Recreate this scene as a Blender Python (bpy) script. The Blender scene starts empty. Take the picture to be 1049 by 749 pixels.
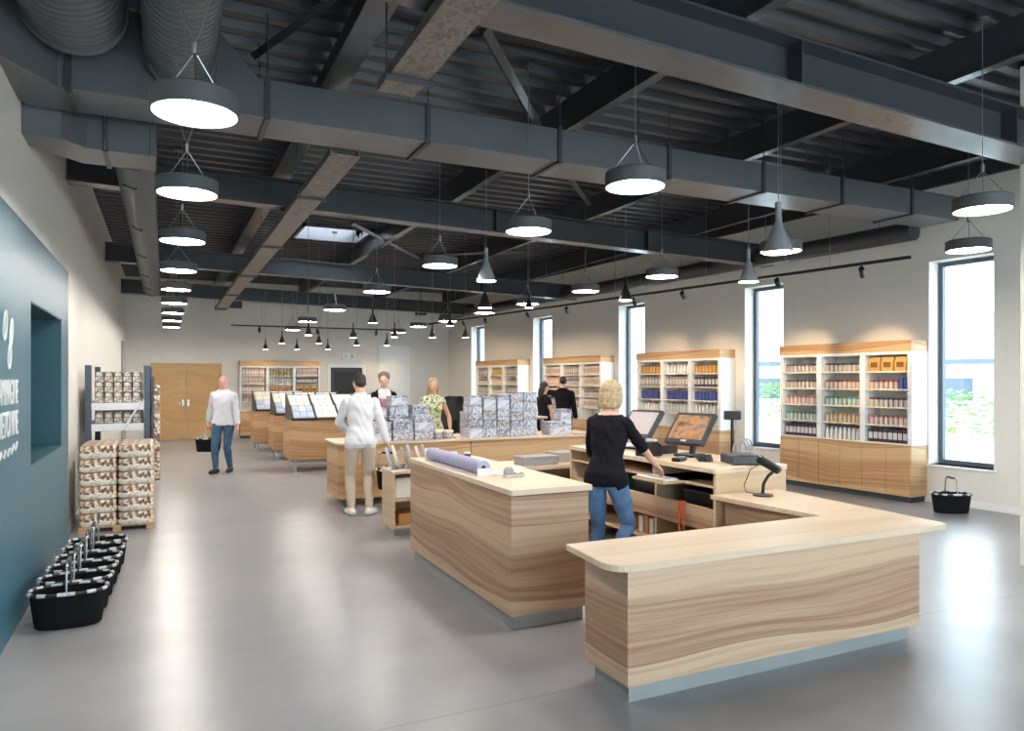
import bpy, bmesh, math, random
import numpy as np
from mathutils import Vector, Matrix
random.seed(7)
PI = math.pi
R = math.radians
sc = bpy.context.scene
COL = sc.collection

# ------------------------------------------------------------------ materials
def lin(c):
    return tuple(((v/255)/12.92 if v/255 <= .04045 else ((v/255+.055)/1.055)**2.4) for v in c)

def new_mat(name):
    m = bpy.data.materials.new(name); m.use_nodes = True
    nt = m.node_tree
    return m, nt, nt.nodes['Principled BSDF']

def plain(name, rgb, rough=.5, metal=0., spec=.5, var=.06, vscale=6., bump=0., bscale=60., coat=0.):
    """principled colour broken up by a little procedural noise"""
    m, nt, b = new_mat(name)
    b.inputs['Roughness'].default_value = rough
    b.inputs['Metallic'].default_value = metal
    b.inputs['Specular IOR Level'].default_value = spec
    b.inputs['Coat Weight'].default_value = coat
    c = lin(rgb)
    tc = nt.nodes.new('ShaderNodeTexCoord')
    n = nt.nodes.new('ShaderNodeTexNoise'); n.inputs['Scale'].default_value = vscale; n.inputs['Detail'].default_value = 3
    nt.links.new(tc.outputs['Object'], n.inputs['Vector'])
    r = nt.nodes.new('ShaderNodeValToRGB')
    r.color_ramp.elements[0].position = .3; r.color_ramp.elements[1].position = .7
    r.color_ramp.elements[0].color = (*[max(0, v*(1-var)) for v in c], 1)
    r.color_ramp.elements[1].color = (*[min(1, v*(1+var)) for v in c], 1)
    nt.links.new(n.outputs['Fac'], r.inputs['Fac'])
    nt.links.new(r.outputs['Color'], b.inputs['Base Color'])
    if bump:
        n2 = nt.nodes.new('ShaderNodeTexNoise'); n2.inputs['Scale'].default_value = bscale
        nt.links.new(tc.outputs['Object'], n2.inputs['Vector'])
        bp = nt.nodes.new('ShaderNodeBump'); bp.inputs['Strength'].default_value = bump; bp.inputs['Distance'].default_value = .01
        nt.links.new(n2.outputs['Fac'], bp.inputs['Height']); nt.links.new(bp.outputs['Normal'], b.inputs['Normal'])
    return m

def speckle(name, cols, scale=60., rough=.5, stretch=(1, 1, 1), spec=.5, metal=0.):
    """voronoi patches in several colours: printed packaging"""
    m, nt, b = new_mat(name)
    b.inputs['Roughness'].default_value = rough; b.inputs['Specular IOR Level'].default_value = spec
    b.inputs['Metallic'].default_value = metal
    tc = nt.nodes.new('ShaderNodeTexCoord'); mp = nt.nodes.new('ShaderNodeMapping')
    mp.inputs['Scale'].default_value = stretch
    v = nt.nodes.new('ShaderNodeTexVoronoi'); v.inputs['Scale'].default_value = scale
    nt.links.new(tc.outputs['Object'], mp.inputs['Vector']); nt.links.new(mp.outputs['Vector'], v.inputs['Vector'])
    sp = nt.nodes.new('ShaderNodeSeparateColor')
    nt.links.new(v.outputs['Color'], sp.inputs['Color'])
    r = nt.nodes.new('ShaderNodeValToRGB'); r.color_ramp.interpolation = 'CONSTANT'
    while len(r.color_ramp.elements) < len(cols): r.color_ramp.elements.new(.5)
    for i, (c) in enumerate(cols):
        e = r.color_ramp.elements[i]; e.position = i/len(cols); e.color = (*lin(c), 1)
    nt.links.new(sp.outputs[0], r.inputs['Fac']); nt.links.new(r.outputs['Color'], b.inputs['Base Color'])
    return m

def wood(name, light, dark, vertical=True, grain=1., rough=.45, var=1.):
    """oak laminate; vertical faces: level boards with wavy edges and level grain. flat tops: grain along X"""
    m, nt, b = new_mat(name)
    b.inputs['Roughness'].default_value = rough
    b.inputs['Specular IOR Level'].default_value = .35
    L = nt.links.new
    geo = nt.nodes.new('ShaderNodeNewGeometry'); sep = nt.nodes.new('ShaderNodeSeparateXYZ'); L(geo.outputs['Position'], sep.inputs['Vector'])
    def math_(op, a, c=None):
        x = nt.nodes.new('ShaderNodeMath'); x.operation = op
        for k, v in enumerate((a, c)):
            if v is None: continue
            if isinstance(v, (int, float)): x.inputs[k].default_value = v
            else: L(v, x.inputs[k])
        return x.outputs[0]
    if vertical: along, across = math_('ADD', sep.outputs['X'], sep.outputs['Y']), sep.outputs['Z']
    else: along, across = sep.outputs['X'], sep.outputs['Y']
    def noise(ka, kc, scale, detail, c=None):
        v = nt.nodes.new('ShaderNodeCombineXYZ'); L(math_('MULTIPLY', along, ka), v.inputs['X']); L(math_('MULTIPLY', across if c is None else c, kc), v.inputs['Y'])
        n = nt.nodes.new('ShaderNodeTexNoise'); n.inputs['Scale'].default_value = scale; n.inputs['Detail'].default_value = detail
        L(v.outputs[0], n.inputs['Vector']); return n.outputs['Fac']
    # wavy board edges
    t = math_('ADD', math_('MULTIPLY', across, 5.6*grain), math_('MULTIPLY', noise(.5, 1.4*grain, 1., 1), 1.9))
    band = math_('FLOOR', t)
    wn = nt.nodes.new('ShaderNodeTexWhiteNoise'); wn.noise_dimensions = '1D'; L(band, wn.inputs['W'])
    streak = noise(.55, 5., 1., 3, t)                       # figure that follows the boards
    fibre = noise(3., 120*grain, 1., 2)
    edge = math_('MULTIPLY', math_('LESS_THAN', math_('FRACT', t), .05), .16)
    f = math_('ADD', math_('MULTIPLY', wn.outputs['Value'], .62*var), math_('MULTIPLY', math_('SUBTRACT', streak, .5), 1.5*var))
    f = math_('ADD', f, math_('MULTIPLY', math_('SUBTRACT', fibre, .5), .35))
    f = math_('ADD', f, math_('MULTIPLY', edge, var))
    r = nt.nodes.new('ShaderNodeValToRGB')
    r.color_ramp.elements[0].position = 0.; r.color_ramp.elements[1].position = .8
    r.color_ramp.elements[0].color = (*lin(light), 1); r.color_ramp.elements[1].color = (*lin(dark), 1)
    L(f, r.inputs['Fac']); L(r.outputs['Color'], b.inputs['Base Color'])
    return m

def emit(name, rgb, strength):
    m, nt, b = new_mat(name)
    b.inputs['Base Color'].default_value = (.9, .9, .88, 1)
    b.inputs['Emission Color'].default_value = (*lin(rgb), 1)
    b.inputs['Emission Strength'].default_value = strength
    return m

def glass(name, rgb=(235, 245, 248)):
    m = bpy.data.materials.new(name); m.use_nodes = True; nt = m.node_tree; nt.nodes.clear()
    o = nt.nodes.new('ShaderNodeOutputMaterial'); mix = nt.nodes.new('ShaderNodeMixShader')
    t = nt.nodes.new('ShaderNodeBsdfTransparent'); t.inputs['Color'].default_value = (*lin(rgb), 1)
    g = nt.nodes.new('ShaderNodeBsdfGlossy'); g.inputs['Roughness'].default_value = .02
    mix.inputs['Fac'].default_value = .05
    nt.links.new(t.outputs[0], mix.inputs[1]); nt.links.new(g.outputs[0], mix.inputs[2])
    nt.links.new(mix.outputs[0], o.inputs['Surface'])
    return m

def concrete():
    m, nt, b = new_mat('polished concrete')
    tc = nt.nodes.new('ShaderNodeNewGeometry')
    def noise(s, d, dist=0.):
        n = nt.nodes.new('ShaderNodeTexNoise'); n.inputs['Scale'].default_value = s; n.inputs['Detail'].default_value = d
        n.inputs['Distortion'].default_value = dist
        nt.links.new(tc.outputs['Position'], n.inputs['Vector']); return n.outputs['Fac']
    a, c = noise(.45, 3, .4), noise(2.2, 5)
    mx = nt.nodes.new('ShaderNodeMath'); mx.operation = 'MULTIPLY_ADD'; mx.inputs[1].default_value = .7
    m2 = nt.nodes.new('ShaderNodeMath'); m2.operation = 'MULTIPLY'; m2.inputs[1].default_value = .3
    nt.links.new(c, m2.inputs[0]); nt.links.new(a, mx.inputs[0]); nt.links.new(m2.outputs[0], mx.inputs[2])
    r = nt.nodes.new('ShaderNodeValToRGB')
    r.color_ramp.elements[0].position = .25; r.color_ramp.elements[1].position = .75
    r.color_ramp.elements[0].color = (*lin((130, 129, 133)), 1); r.color_ramp.elements[1].color = (*lin((184, 182, 183)), 1)
    nt.links.new(mx.outputs[0], r.inputs['Fac'])
    # sawn joints every few metres
    sep = nt.nodes.new('ShaderNodeSeparateXYZ'); nt.links.new(tc.outputs['Position'], sep.inputs['Vector'])
    def joint(out, off, pitch):
        s = nt.nodes.new('ShaderNodeMath'); s.operation = 'ADD'; s.inputs[1].default_value = -off
        nt.links.new(out, s.inputs[0])
        p = nt.nodes.new('ShaderNodeMath'); p.operation = 'PINGPONG'; p.inputs[1].default_value = pitch/2
        nt.links.new(s.outputs[0], p.inputs[0])
        l = nt.nodes.new('ShaderNodeMath'); l.operation = 'LESS_THAN'; l.inputs[1].default_value = .008
        nt.links.new(p.outputs[0], l.inputs[0]); return l.outputs[0]
    j = nt.nodes.new('ShaderNodeMath'); j.operation = 'MAXIMUM'
    nt.links.new(joint(sep.outputs['Y'], 3.42, 5.5), j.inputs[0])
    mix = nt.nodes.new('ShaderNodeMix'); mix.data_type = 'RGBA'
    jm = nt.nodes.new('ShaderNodeMath'); jm.operation = 'MULTIPLY'; jm.inputs[1].default_value = .55
    nt.links.new(j.outputs[0], jm.inputs[0]); nt.links.new(jm.outputs[0], mix.inputs['Factor'])
    nt.links.new(r.outputs['Color'], mix.inputs[6]); mix.inputs[7].default_value = (.12, .12, .125, 1)
    nt.links.new(mix.outputs[2], b.inputs['Base Color'])
    rr = nt.nodes.new('ShaderNodeMapRange'); rr.inputs['To Min'].default_value = .278; rr.inputs['To Max'].default_value = .31
    nt.links.new(c, rr.inputs['Value']); nt.links.new(rr.outputs[0], b.inputs['Roughness'])
    b.inputs['Specular IOR Level'].default_value = .55
    return m

MT = dict(
    floor=concrete(),
    white=plain('white wall paint', (226, 222, 214), .6, var=.02),
    whitepanel=plain('white lacquer', (236, 236, 234), .35, var=.01),
    deck=plain('charcoal steel deck', (50, 50, 54), .38, var=.12, vscale=2),
    beam=plain('charcoal steel', (56, 57, 61), .4, var=.08, vscale=3),
    flange=plain('lit grey steel', (104, 104, 105), .25, metal=.4, var=.06),  # paler than the beam steel: light on the flange undersides is in the colour
    duct=plain('painted duct steel', (96, 98, 101), .3, metal=.2, var=.05, vscale=3),
    duct2=plain('spiral duct steel', (98, 101, 104), .38, metal=.35, var=.06, vscale=3),
    tray=speckle('galvanised perforated tray', [(126, 119, 112), (104, 98, 93), (132, 126, 119), (118, 112, 106)], 46, .45, (1, .6, 1), metal=.3),
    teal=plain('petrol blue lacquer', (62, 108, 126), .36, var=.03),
    teal2=plain('darker petrol blue', (36, 78, 88), .5, var=.03),  # recess lining, a darker tone of the panel blue
    oak=wood('oak laminate', (202, 170, 141), (153, 113, 88)),
    oak2=wood('warm oak laminate', (206, 170, 128), (166, 122, 82)),
    top=wood('pale oak worktop', (224, 202, 176), (206, 180, 152), vertical=False, rough=.4, var=.6),
    door=wood('oak door veneer', (206, 168, 118), (188, 148, 98), grain=.3, var=.7),
    oakin=wood('oak carcass', (214, 188, 156), (190, 160, 126), var=.6),
    steel=plain('brushed steel plinth', (158, 160, 159), .35, metal=.35, var=.05, vscale=4),
    chrome=plain('aluminium', (205, 206, 208), .25, metal=.9, var=.03),
    wire=plain('steel wire', (150, 152, 155), .3, metal=.8, var=.02),
    black=plain('black plastic', (24, 24, 26), .4, var=.1),
    black2=plain('black metal', (30, 30, 32), .45, var=.1),
    dark=plain('dark grey plastic', (62, 64, 70), .45, var=.05),
    lampgrey=plain('lamp grey', (84, 83, 84), .5, var=.03),
    conemetal=plain('polished cone metal', (186, 188, 192), .25, metal=.55, var=.02),
    disc=emit('lit diffuser', (255, 248, 238), 50.),
    conelit=emit('lit cone diffuser', (255, 240, 220), 20.),
    frame=plain('window frame grey', (86, 98, 112), .4, var=.03),
    glass=glass('clear pane'),
    rackblue=plain('blue grey rack steel', (62, 74, 90), .45, var=.06),
    rackwhite=plain('pale rack beam', (214, 218, 222), .45, var=.03),
    fabric=plain('black woven fabric', (22, 22, 25), .9, spec=.2, var=.25, vscale=60, bump=.4, bscale=300),
    rim=plain('patterned rim bright', (196, 196, 198), .4, var=.2, vscale=40),
    cream=plain('cream shelf', (238, 226, 206), .5, var=.02),
    skin=plain('skin', (226, 178, 154), .55, spec=.4, var=.06, vscale=20),
    skin2=plain('tanned skin', (214, 164, 138), .55, spec=.4, var=.06, vscale=20),
    skin3=plain('pinkish skin', (228, 172, 154), .55, spec=.4, var=.08, vscale=20),
    shirtw=plain('white shirt cotton', (226, 224, 228), .85, spec=.2, var=.03, bump=.3, bscale=25),
    sweater=plain('white sweater knit', (224, 224, 232), .9, spec=.2, var=.04, bump=.4, bscale=40),
    chino=plain('pale chino cloth', (206, 190, 172), .85, spec=.2, var=.04, bump=.3, bscale=25),
    denim=plain('blue denim', (96, 128, 168), .85, spec=.2, var=.18, vscale=14, bump=.4, bscale=60),
    denim2=plain('dark blue denim', (70, 96, 124), .85, spec=.2, var=.2, vscale=14, bump=.4, bscale=60),
    blackcloth=plain('black knit', (26, 24, 30), .9, spec=.15, var=.2, vscale=30, bump=.4, bscale=60),
    blond=plain('blonde hair', (176, 152, 116), .5, var=.3, vscale=40, bump=.6, bscale=90),
    darkhair=plain('dark brown hair', (44, 32, 28), .5, var=.2, vscale=40, bump=.6, bscale=90),
    greyhair=plain('grey brown hair', (120, 104, 96), .55, var=.25, vscale=40, bump=.6, bscale=90),
    shoew=plain('white trainer leather', (228, 226, 222), .5, var=.03),
    shoed=plain('dark shoe leather', (52, 46, 48), .5, var=.08),
    pinktop=plain('pink apron cloth', (184, 128, 160), .85, var=.06),
    greentop=speckle('green and cream print cloth', [(196, 206, 150), (232, 232, 214), (120, 140, 86), (220, 214, 180)], 26, .85),
    screen=plain('pale screen glass', (214, 202, 204), .15, var=.05, vscale=3),
    paper=plain('white paper', (222, 222, 220), .7, var=.02),
    paperblue=plain('pale blue paper', (176, 188, 206), .7, var=.05),
    lav=plain('lavender paper roll', (168, 164, 196), .6, var=.05),
    orange=plain('orange lanyard cloth', (226, 110, 70), .8, var=.05),
    green=plain('green plastic', (44, 130, 104), .5, var=.05),
    grey=plain('grey board', (164, 160, 162), .7, var=.05, vscale=20),
    exitgreen=plain('exit sign green', (150, 196, 170), .5, var=.02),
    gravel=plain('pale forecourt', (212, 210, 204), .9, var=.06, vscale=2),
    render=plain('pale render', (214, 216, 220), .8, var=.03),
    roofgrey=plain('pale sheet roof', (206, 206, 208), .6, var=.03),
    leafy=plain('shrub leaves', (126, 164, 84), .7, var=.3, vscale=8),
    slate=plain('dark pane', (88, 98, 110), .2, var=.05),
    cardboard=plain('cardboard', (188, 140, 88), .8, var=.06),
    biscuit=speckle('brown and cream print wrap', [(150, 112, 84), (222, 206, 184), (112, 78, 62), (236, 226, 212), (178, 140, 110)], 34, .35),
    wrapw=speckle('white shrink wrap', [(220, 212, 200), (202, 184, 162), (226, 222, 214)], 26, .25),
    packw=speckle('white jars in wrap', [(214, 204, 192), (150, 138, 130), (228, 222, 214), (106, 98, 96)], 34, .5),
)
def scr():
    m, nt, b = new_mat('touch screen picture')
    b.inputs['Roughness'].default_value = .12
    tc = nt.nodes.new('ShaderNodeTexCoord'); n = nt.nodes.new('ShaderNodeTexNoise'); n.inputs['Scale'].default_value = 9; n.inputs['Detail'].default_value = 1
    nt.links.new(tc.outputs['Object'], n.inputs['Vector'])
    r = nt.nodes.new('ShaderNodeValToRGB')
    cs = [(96, 84, 72), (150, 118, 88), (188, 132, 92), (120, 118, 116)]
    while len(r.color_ramp.elements) < 4: r.color_ramp.elements.new(.5)
    for i, c in enumerate(cs): r.color_ramp.elements[i].position = .3+.12*i; r.color_ramp.elements[i].color = (*lin(c), 1)
    nt.links.new(n.outputs['Fac'], r.inputs['Fac']); nt.links.new(r.outputs['Color'], b.inputs['Base Color'])
    nt.links.new(r.outputs['Color'], b.inputs['Emission Color']); b.inputs['Emission Strength'].default_value = .25
    return m
MT['screenpic'] = scr()
def skypanel():
    m = bpy.data.materials.new('milky rooflight sheet'); m.use_nodes = True; nt = m.node_tree; nt.nodes.clear()
    o = nt.nodes.new('ShaderNodeOutputMaterial'); t = nt.nodes.new('ShaderNodeBsdfTranslucent'); t.inputs['Color'].default_value = (.8, .85, .88, 1)
    nt.links.new(t.outputs[0], o.inputs['Surface']); return m
MT['skylight'] = skypanel()

# ------------------------------------------------------------------ mesh helpers
class MB:
    def __init__(s): s.bm = bmesh.new()
    def _mi(s, faces, mi):
        for f in faces: f.material_index = mi
    def box(s, x0, x1, y0, y1, z0, z1, mi=0, M=None):
        vs = [Vector((x, y, z)) for x in (x0, x1) for y in (y0, y1) for z in (z0, z1)]
        if M is not None: vs = [M @ v for v in vs]
        v = [s.bm.verts.new(p) for p in vs]
        fs = [s.bm.faces.new([v[i] for i in q]) for q in ((0, 1, 3, 2), (4, 6, 7, 5), (0, 4, 5, 1), (2, 3, 7, 6), (0, 2, 6, 4), (1, 5, 7, 3))]
        s._mi(fs, mi); return s
    def rings(s, rings, mi=0, cap=True, closed=False):
        rv = [[s.bm.verts.new(p) for p in r] for r in rings]
        n = len(rv[0]); fs = []
        m = len(rv)
        for i in range(m if closed else m-1):
            a, b = rv[i], rv[(i+1) % m]
            for j in range(n):
                fs.append(s.bm.faces.new((a[j], a[(j+1) % n], b[(j+1) % n], b[j])))
        if cap and not closed:
            fs.append(s.bm.faces.new(list(reversed(rv[0])))); fs.append(s.bm.faces.new(rv[-1]))
        s._mi(fs, mi); return s
    def lathe(s, prof, c=(0, 0, 0), seg=20, mi=0, cap=True, M=None):
        rs = []
        for r, z in prof:
            ring = [Vector((c[0]+r*math.cos(2*PI*k/seg), c[1]+r*math.sin(2*PI*k/seg), c[2]+z)) for k in range(seg)]
            if M is not None: ring = [M @ p for p in ring]
            rs.append(ring)
        return s.rings(rs, mi, cap)
    def tube(s, pts, r, seg=8, mi=0, cap=True, closed=False, flat=None):
        pts = [Vector(p) for p in pts]; n = len(pts); rs = []
        rad = r if hasattr(r, '__len__') else [r]*n
        up = None
        for i, p in enumerate(pts):
            if closed: t = pts[(i+1) % n]-pts[i-1]
            else: t = pts[min(i+1, n-1)]-pts[max(i-1, 0)]
            if t.length < 1e-9: t = Vector((0, 0, 1))
            t.normalize()
            if up is None: up = Vector((0, 0, 1)) if abs(t.z) < .9 else Vector((1, 0, 0))
            x = t.cross(up)
            if x.length < 1e-6: x = t.cross(Vector((1, .3, 0)))
            x.normalize(); y = x.cross(t); up = y
            a, b = (rad[i], rad[i]) if flat is None else (rad[i]*flat[0], rad[i]*flat[1])
            rs.append([p+x*a*math.cos(2*PI*k/seg)+y*b*math.sin(2*PI*k/seg) for k in range(seg)])
        return s.rings(rs, mi, cap, closed)
    def ell(s, c, r, seg=14, mi=0, M=None):
        r = r if hasattr(r, '__len__') else (r, r, r)
        rs = []
        nr = max(5, seg//2)
        for i in range(nr+1):
            th = PI*(i+.02)/(nr+.04)
            rs.append([Vector((r[0]*math.sin(th)*math.cos(2*PI*k/seg), r[1]*math.sin(th)*math.sin(2*PI*k/seg), -r[2]*math.cos(th))) for k in range(seg)])
        if M is not None: rs = [[M @ p for p in q] for q in rs]
        c = Vector(c)
        return s.rings([[c+p for p in q] for q in rs], mi)
    def prism(s, poly, z0, z1, mi=0, M=None):
        a = [Vector((x, y, z0)) for x, y in poly]; b = [Vector((x, y, z1)) for x, y in poly]
        if M is not None: a = [M @ p for p in a]; b = [M @ p for p in b]
        return s.rings([a, b], mi)
    def obj(s, name, mats, parent=None, bevel=0., smooth=False, loc=(0, 0, 0), bseg=2, rz=0.):
        me = bpy.data.meshes.new(name)
        bmesh.ops.recalc_face_normals(s.bm, faces=s.bm.faces)
        s.bm.to_mesh(me); s.bm.free()
        mats = mats if isinstance(mats, (list, tuple)) else [mats]
        for m in mats: me.materials.append(MT[m] if isinstance(m, str) else m)
        if smooth:
            me.polygons.foreach_set('use_smooth', [True]*len(me.polygons))
            try: me.set_sharp_from_angle(angle=R(40))
            except Exception: pass
        o = bpy.data.objects.new(name, me); COL.objects.link(o)
        o.location = loc; o.rotation_euler.z = rz
        if parent is not None: o.parent = parent
        if bevel:
            b = o.modifiers.new('bevel', 'BEVEL'); b.width = bevel; b.segments = bseg; b.limit_method = 'ANGLE'; b.angle_limit = R(40)
        return o

def thing(name, label, cat, loc=(0, 0, 0), rz=0., group=None):
    o = bpy.data.objects.new(name, None); COL.objects.link(o)
    o.empty_display_size = .1
    o.location = loc; o.rotation_euler.z = rz
    return tag(o, label, cat, group)
def tag(o, label, cat, group=None):
    o['label'] = label; o['category'] = cat
    if group: o['group'] = group
    return o
def struct(o, label=None):
    o['kind'] = 'structure'
    if label: o['label'] = label
    return o
def kids(o): return list(o.children)
def dup(root, loc, rz=None, label=None, group=None, scale=None):
    r = root.copy(); COL.objects.link(r); r.location = loc
    if rz is not None: r.rotation_euler.z = rz
    if label: r['label'] = label
    if group: r['group'] = group
    if scale: r.scale = scale
    for ch in kids(root):
        c = ch.copy(); COL.objects.link(c); c.parent = r
        for g in kids(ch):
            d = g.copy(); COL.objects.link(d); d.parent = c
    return r
def rrect(x0, x1, y0, y1, r, seg=5, corners=(1, 1, 1, 1)):
    """plan outline with rounded corners, order: x0y0, x1y0, x1y1, x0y1"""
    out = []
    for k, (cx, cy, a0) in enumerate(((x0, y0, PI), (x1, y0, 1.5*PI), (x1, y1, 0), (x0, y1, .5*PI))):
        if not corners[k]: out.append((cx, cy)); continue
        mx = cx+r if cx == x0 else cx-r; my = cy+r if cy == y0 else cy-r
        for i in range(seg+1):
            a = a0+.5*PI*i/seg; out.append((mx+r*math.cos(a), my+r*math.sin(a)))
    return out
ORD = ['first', 'second', 'third', 'fourth', 'fifth', 'sixth', 'seventh', 'eighth', 'ninth', 'tenth', 'eleventh', 'twelfth']

# ------------------------------------------------------------------ room shell
XL, YB, YF, ZT = -.95, 22.4, -3.2, 4.5
def wx(y): return 9.5-.0685*(y-6.5)          # inner face of the window wall
RZW = math.atan2(-1, .0685)                  # direction along it, from the back of the hall forward
struct(MB().box(XL-.3, 10.6, YF-.2, YB+.2, -.2, 0).obj('floor', 'floor'), 'polished grey concrete floor')
# corrugated deck: ribs run across the hall
prof = []
y = YF-.1; p = .28
while y < YB+.1:
    prof += [(y, ZT), (y+.09, ZT), (y+.12, ZT+.07), (y+.25, ZT+.07)]; y += p
def deck(x0, x1, y0, y1, mb):
    pr = [q for q in prof if y0-1e-6 <= q[0] <= y1+1e-6]
    a = [mb.bm.verts.new((x0, yy, zz)) for yy, zz in pr]; b = [mb.bm.verts.new((x1, yy, zz)) for yy, zz in pr]
    a2 = [mb.bm.verts.new((x0, yy, ZT+.2)) for yy, zz in pr]; b2 = [mb.bm.verts.new((x1, yy, ZT+.2)) for yy, zz in pr]
    for i in range(len(pr)-1):
        mb.bm.faces.new((a[i], a[i+1], b[i+1], b[i])); mb.bm.faces.new((a2[i], b2[i], b2[i+1], a2[i+1]))
        mb.bm.faces.new((a[i], a2[i], a2[i+1], a[i+1])); mb.bm.faces.new((b[i], b[i+1], b2[i+1], b2[i]))
mb = MB()
SK = (2.3, 3.5, 13.4, 14.6)
deck(XL-.3, SK[0], YF-.1, YB+.3, mb); deck(SK[1], 10.6, YF-.1, YB+.3, mb)
deck(SK[0], SK[1], YF-.1, SK[2], mb); deck(SK[0], SK[1], SK[3], YB+.3, mb)
struct(mb.obj('ceiling', 'deck'), 'charcoal corrugated steel roof deck')
mb_ = MB(); mb_.bm.faces.new([mb_.bm.verts.new(q) for q in ((SK[0]-.02, SK[2]-.1, ZT+.21), (SK[1]+.02, SK[2]-.1, ZT+.21), (SK[1]+.02, SK[3]+.1, ZT+.21), (SK[0]-.02, SK[3]+.1, ZT+.21))])
sk = struct(mb_.obj('window_7', 'skylight'), 'milky rooflight in the dark deck')
mb = MB()
for a in ((SK[0]-.05, SK[0], SK[2]-.05, SK[3]+.05), (SK[1], SK[1]+.05, SK[2]-.05, SK[3]+.05), (SK[0]-.05, SK[1]+.05, SK[2]-.05, SK[2]), (SK[0]-.05, SK[1]+.05, SK[3], SK[3]+.05)):
    mb.box(*a, ZT-.06, ZT+.2)
o = mb.obj('trim_3', 'flange'); struct(o, 'steel curb around the rooflight')
# left wall with the recess of the petrol blue panel
NI = (6.47, 8.28, 1.03, 2.27)
mb = MB()
mb.box(XL-.3, XL, YF, NI[0], 0, ZT).box(XL-.3, XL, NI[1], YB, 0, ZT).box(XL-.3, XL, NI[0], NI[1], 0, NI[2]).box(XL-.3, XL, NI[0], NI[1], NI[3], ZT)
mb.box(XL-.3, XL-.25, NI[0], NI[1], NI[2], NI[3])
struct(mb.obj('wall_left', 'white'), 'white painted left wall')
struct(MB().box(XL, XL+.012, 8.86, YB-.02, 0, .09).obj('baseboard_left', 'whitepanel'), 'white skirting on the left wall')
# back wall
mb = MB()
DW = (4.58, 5.56, 2.05)
mb.box(XL-.3, DW[0], YB, YB+.3, 0, ZT).box(DW[1], 10.6, YB, YB+.3, 0, ZT).box(DW[0], DW[1], YB, YB+.3, DW[2], ZT)
mb.box(DW[0]-.2, DW[1]+.2, YB+1.2, YB+1.25, 0, 2.4)
struct(mb.obj('wall_back', 'white'), 'white painted back wall')
# window wall (built in its own frame: x runs forward along the wall, y outward)
WIN = [(6.55, 5.72), (9.83, 9.0), (13.42, 12.55), (17.05, 16.15), (20.72, 19.85)]   # far and near edge along Y
ZS, ZH = .52, 3.3
L0 = YB+.35
def lw(y): return (L0-y)*math.sqrt(1+.0685**2)
mb = MB()
prev = 0.; TWL = .34
for (ya, yb_) in reversed(WIN):
    a, b = lw(ya), lw(yb_)
    mb.box(prev, a, 0, TWL, 0, ZT); mb.box(a, b, 0, TWL, 0, ZS); mb.box(a, b, 0, TWL, ZH, ZT)
    prev = b
mb.box(prev, lw(YF), 0, TWL, 0, ZT)
WR = (wx(L0), L0, 0)
struct(mb.obj('wall_right', 'white', loc=WR, rz=RZW), 'white window wall on the right')
for i, (ya, yb_) in enumerate(WIN):
    a, b = lw(ya), lw(yb_)
    mb = MB(); t = .06
    f0, f1 = .22, .3
    mb.box(a, a+t, f0, f1, ZS, ZH).box(b-t, b, f0, f1, ZS, ZH).box(a+t, b-t, f0, f1, ZS, ZS+t).box(a+t, b-t, f0, f1, ZH-t, ZH)
    w = mb.obj('window_%d' % (i+1), 'frame', loc=WR, rz=RZW, bevel=.004)
    struct(w, 'tall narrow window, %s from the camera' % ORD[i])
    g = MB().box(a+t, b-t, .255, .265, ZS+t, ZH-t).obj('pane', 'glass', w)
    MB().box(a-.03, b+.03, -.03, f0, ZS-.03, ZS+.0).obj('window_sill', 'whitepanel', w, bevel=.004)
mb = MB().box(.02, lw(YF), -.012, 0, 0, .09)
struct(mb.obj('baseboard_right', 'whitepanel', loc=WR, rz=RZW), 'white skirting under the windows')
# dark angle where deck meets the window wall
struct(MB().box(0, lw(YF), -.06, 0, 4.3, ZT).obj('trim_1', 'beam', loc=WR, rz=RZW), 'dark edge angle above the window wall')
# front wall behind the camera: a glazed shop front
mb = MB()
mb.box(XL-.3, 10.6, YF-.3, YF, 3.3, ZT).box(XL-.3, -.5, YF-.3, YF, 0, 3.3).box(9.6, 10.6, YF-.3, YF, 0, 3.3)
struct(mb.obj('wall_front', 'white'), 'white front wall above the glazed shop front')
mb = MB()
xs = [-.5, 1.5, 3.5, 5.5, 7.5, 9.6]
for x in xs: mb.box(x-.03, x+.03, YF-.2, YF-.12, 0, 3.3)
for z in (0, 2.3, 3.24): mb.box(-.5, 9.6, YF-.2, YF-.12, z, z+.06)
w = struct(mb.obj('window_6', 'frame'), 'glazed shop front')
MB().box(-.47, 9.57, YF-.165, YF-.155, .06, 3.24).obj('pane', 'glass', w)
# pillar
struct(MB().box(6.96, 7.3, 3.56, 3.94, 0, ZT).obj('trim_2', 'white', bevel=.01), 'white pillar at the right edge')
# doors and the dark doorway on the back wall
d = MB(); d.box(-.27, .545, YB-.03, YB-.002, .01, 2.07).box(.555, 1.42, YB-.03, YB-.002, .01, 2.07)
dd = struct(d.obj('door_1', 'door', bevel=.003), 'pale oak double door on the back wall')
m = MB().box(-.34, -.27, YB-.05, YB, 0, 2.14).box(1.42, 1.49, YB-.05, YB, 0, 2.14).box(-.27, 1.42, YB-.05, YB, 2.07, 2.14)
m.obj('door_frame', 'oak2', dd)
for sx in (.48, .62):
    MB().tube([(sx, YB-.03, 1.02), (sx, YB-.08, 1.02), (sx+(.1 if sx > .55 else -.1), YB-.08, 1.02)], .01).box(sx-.02, sx+.02, YB-.036, YB-.03, .95, 1.12).obj('door_handle', 'chrome', dd)
m = MB().box(DW[0], DW[1], YB+.1, YB+.14, 0, DW[2])  # dark slab stands in for the shade inside the open doorway
dk = struct(m.obj('doorway_2', 'dark'), 'dark slab filling the shaded doorway in the back wall')
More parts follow.
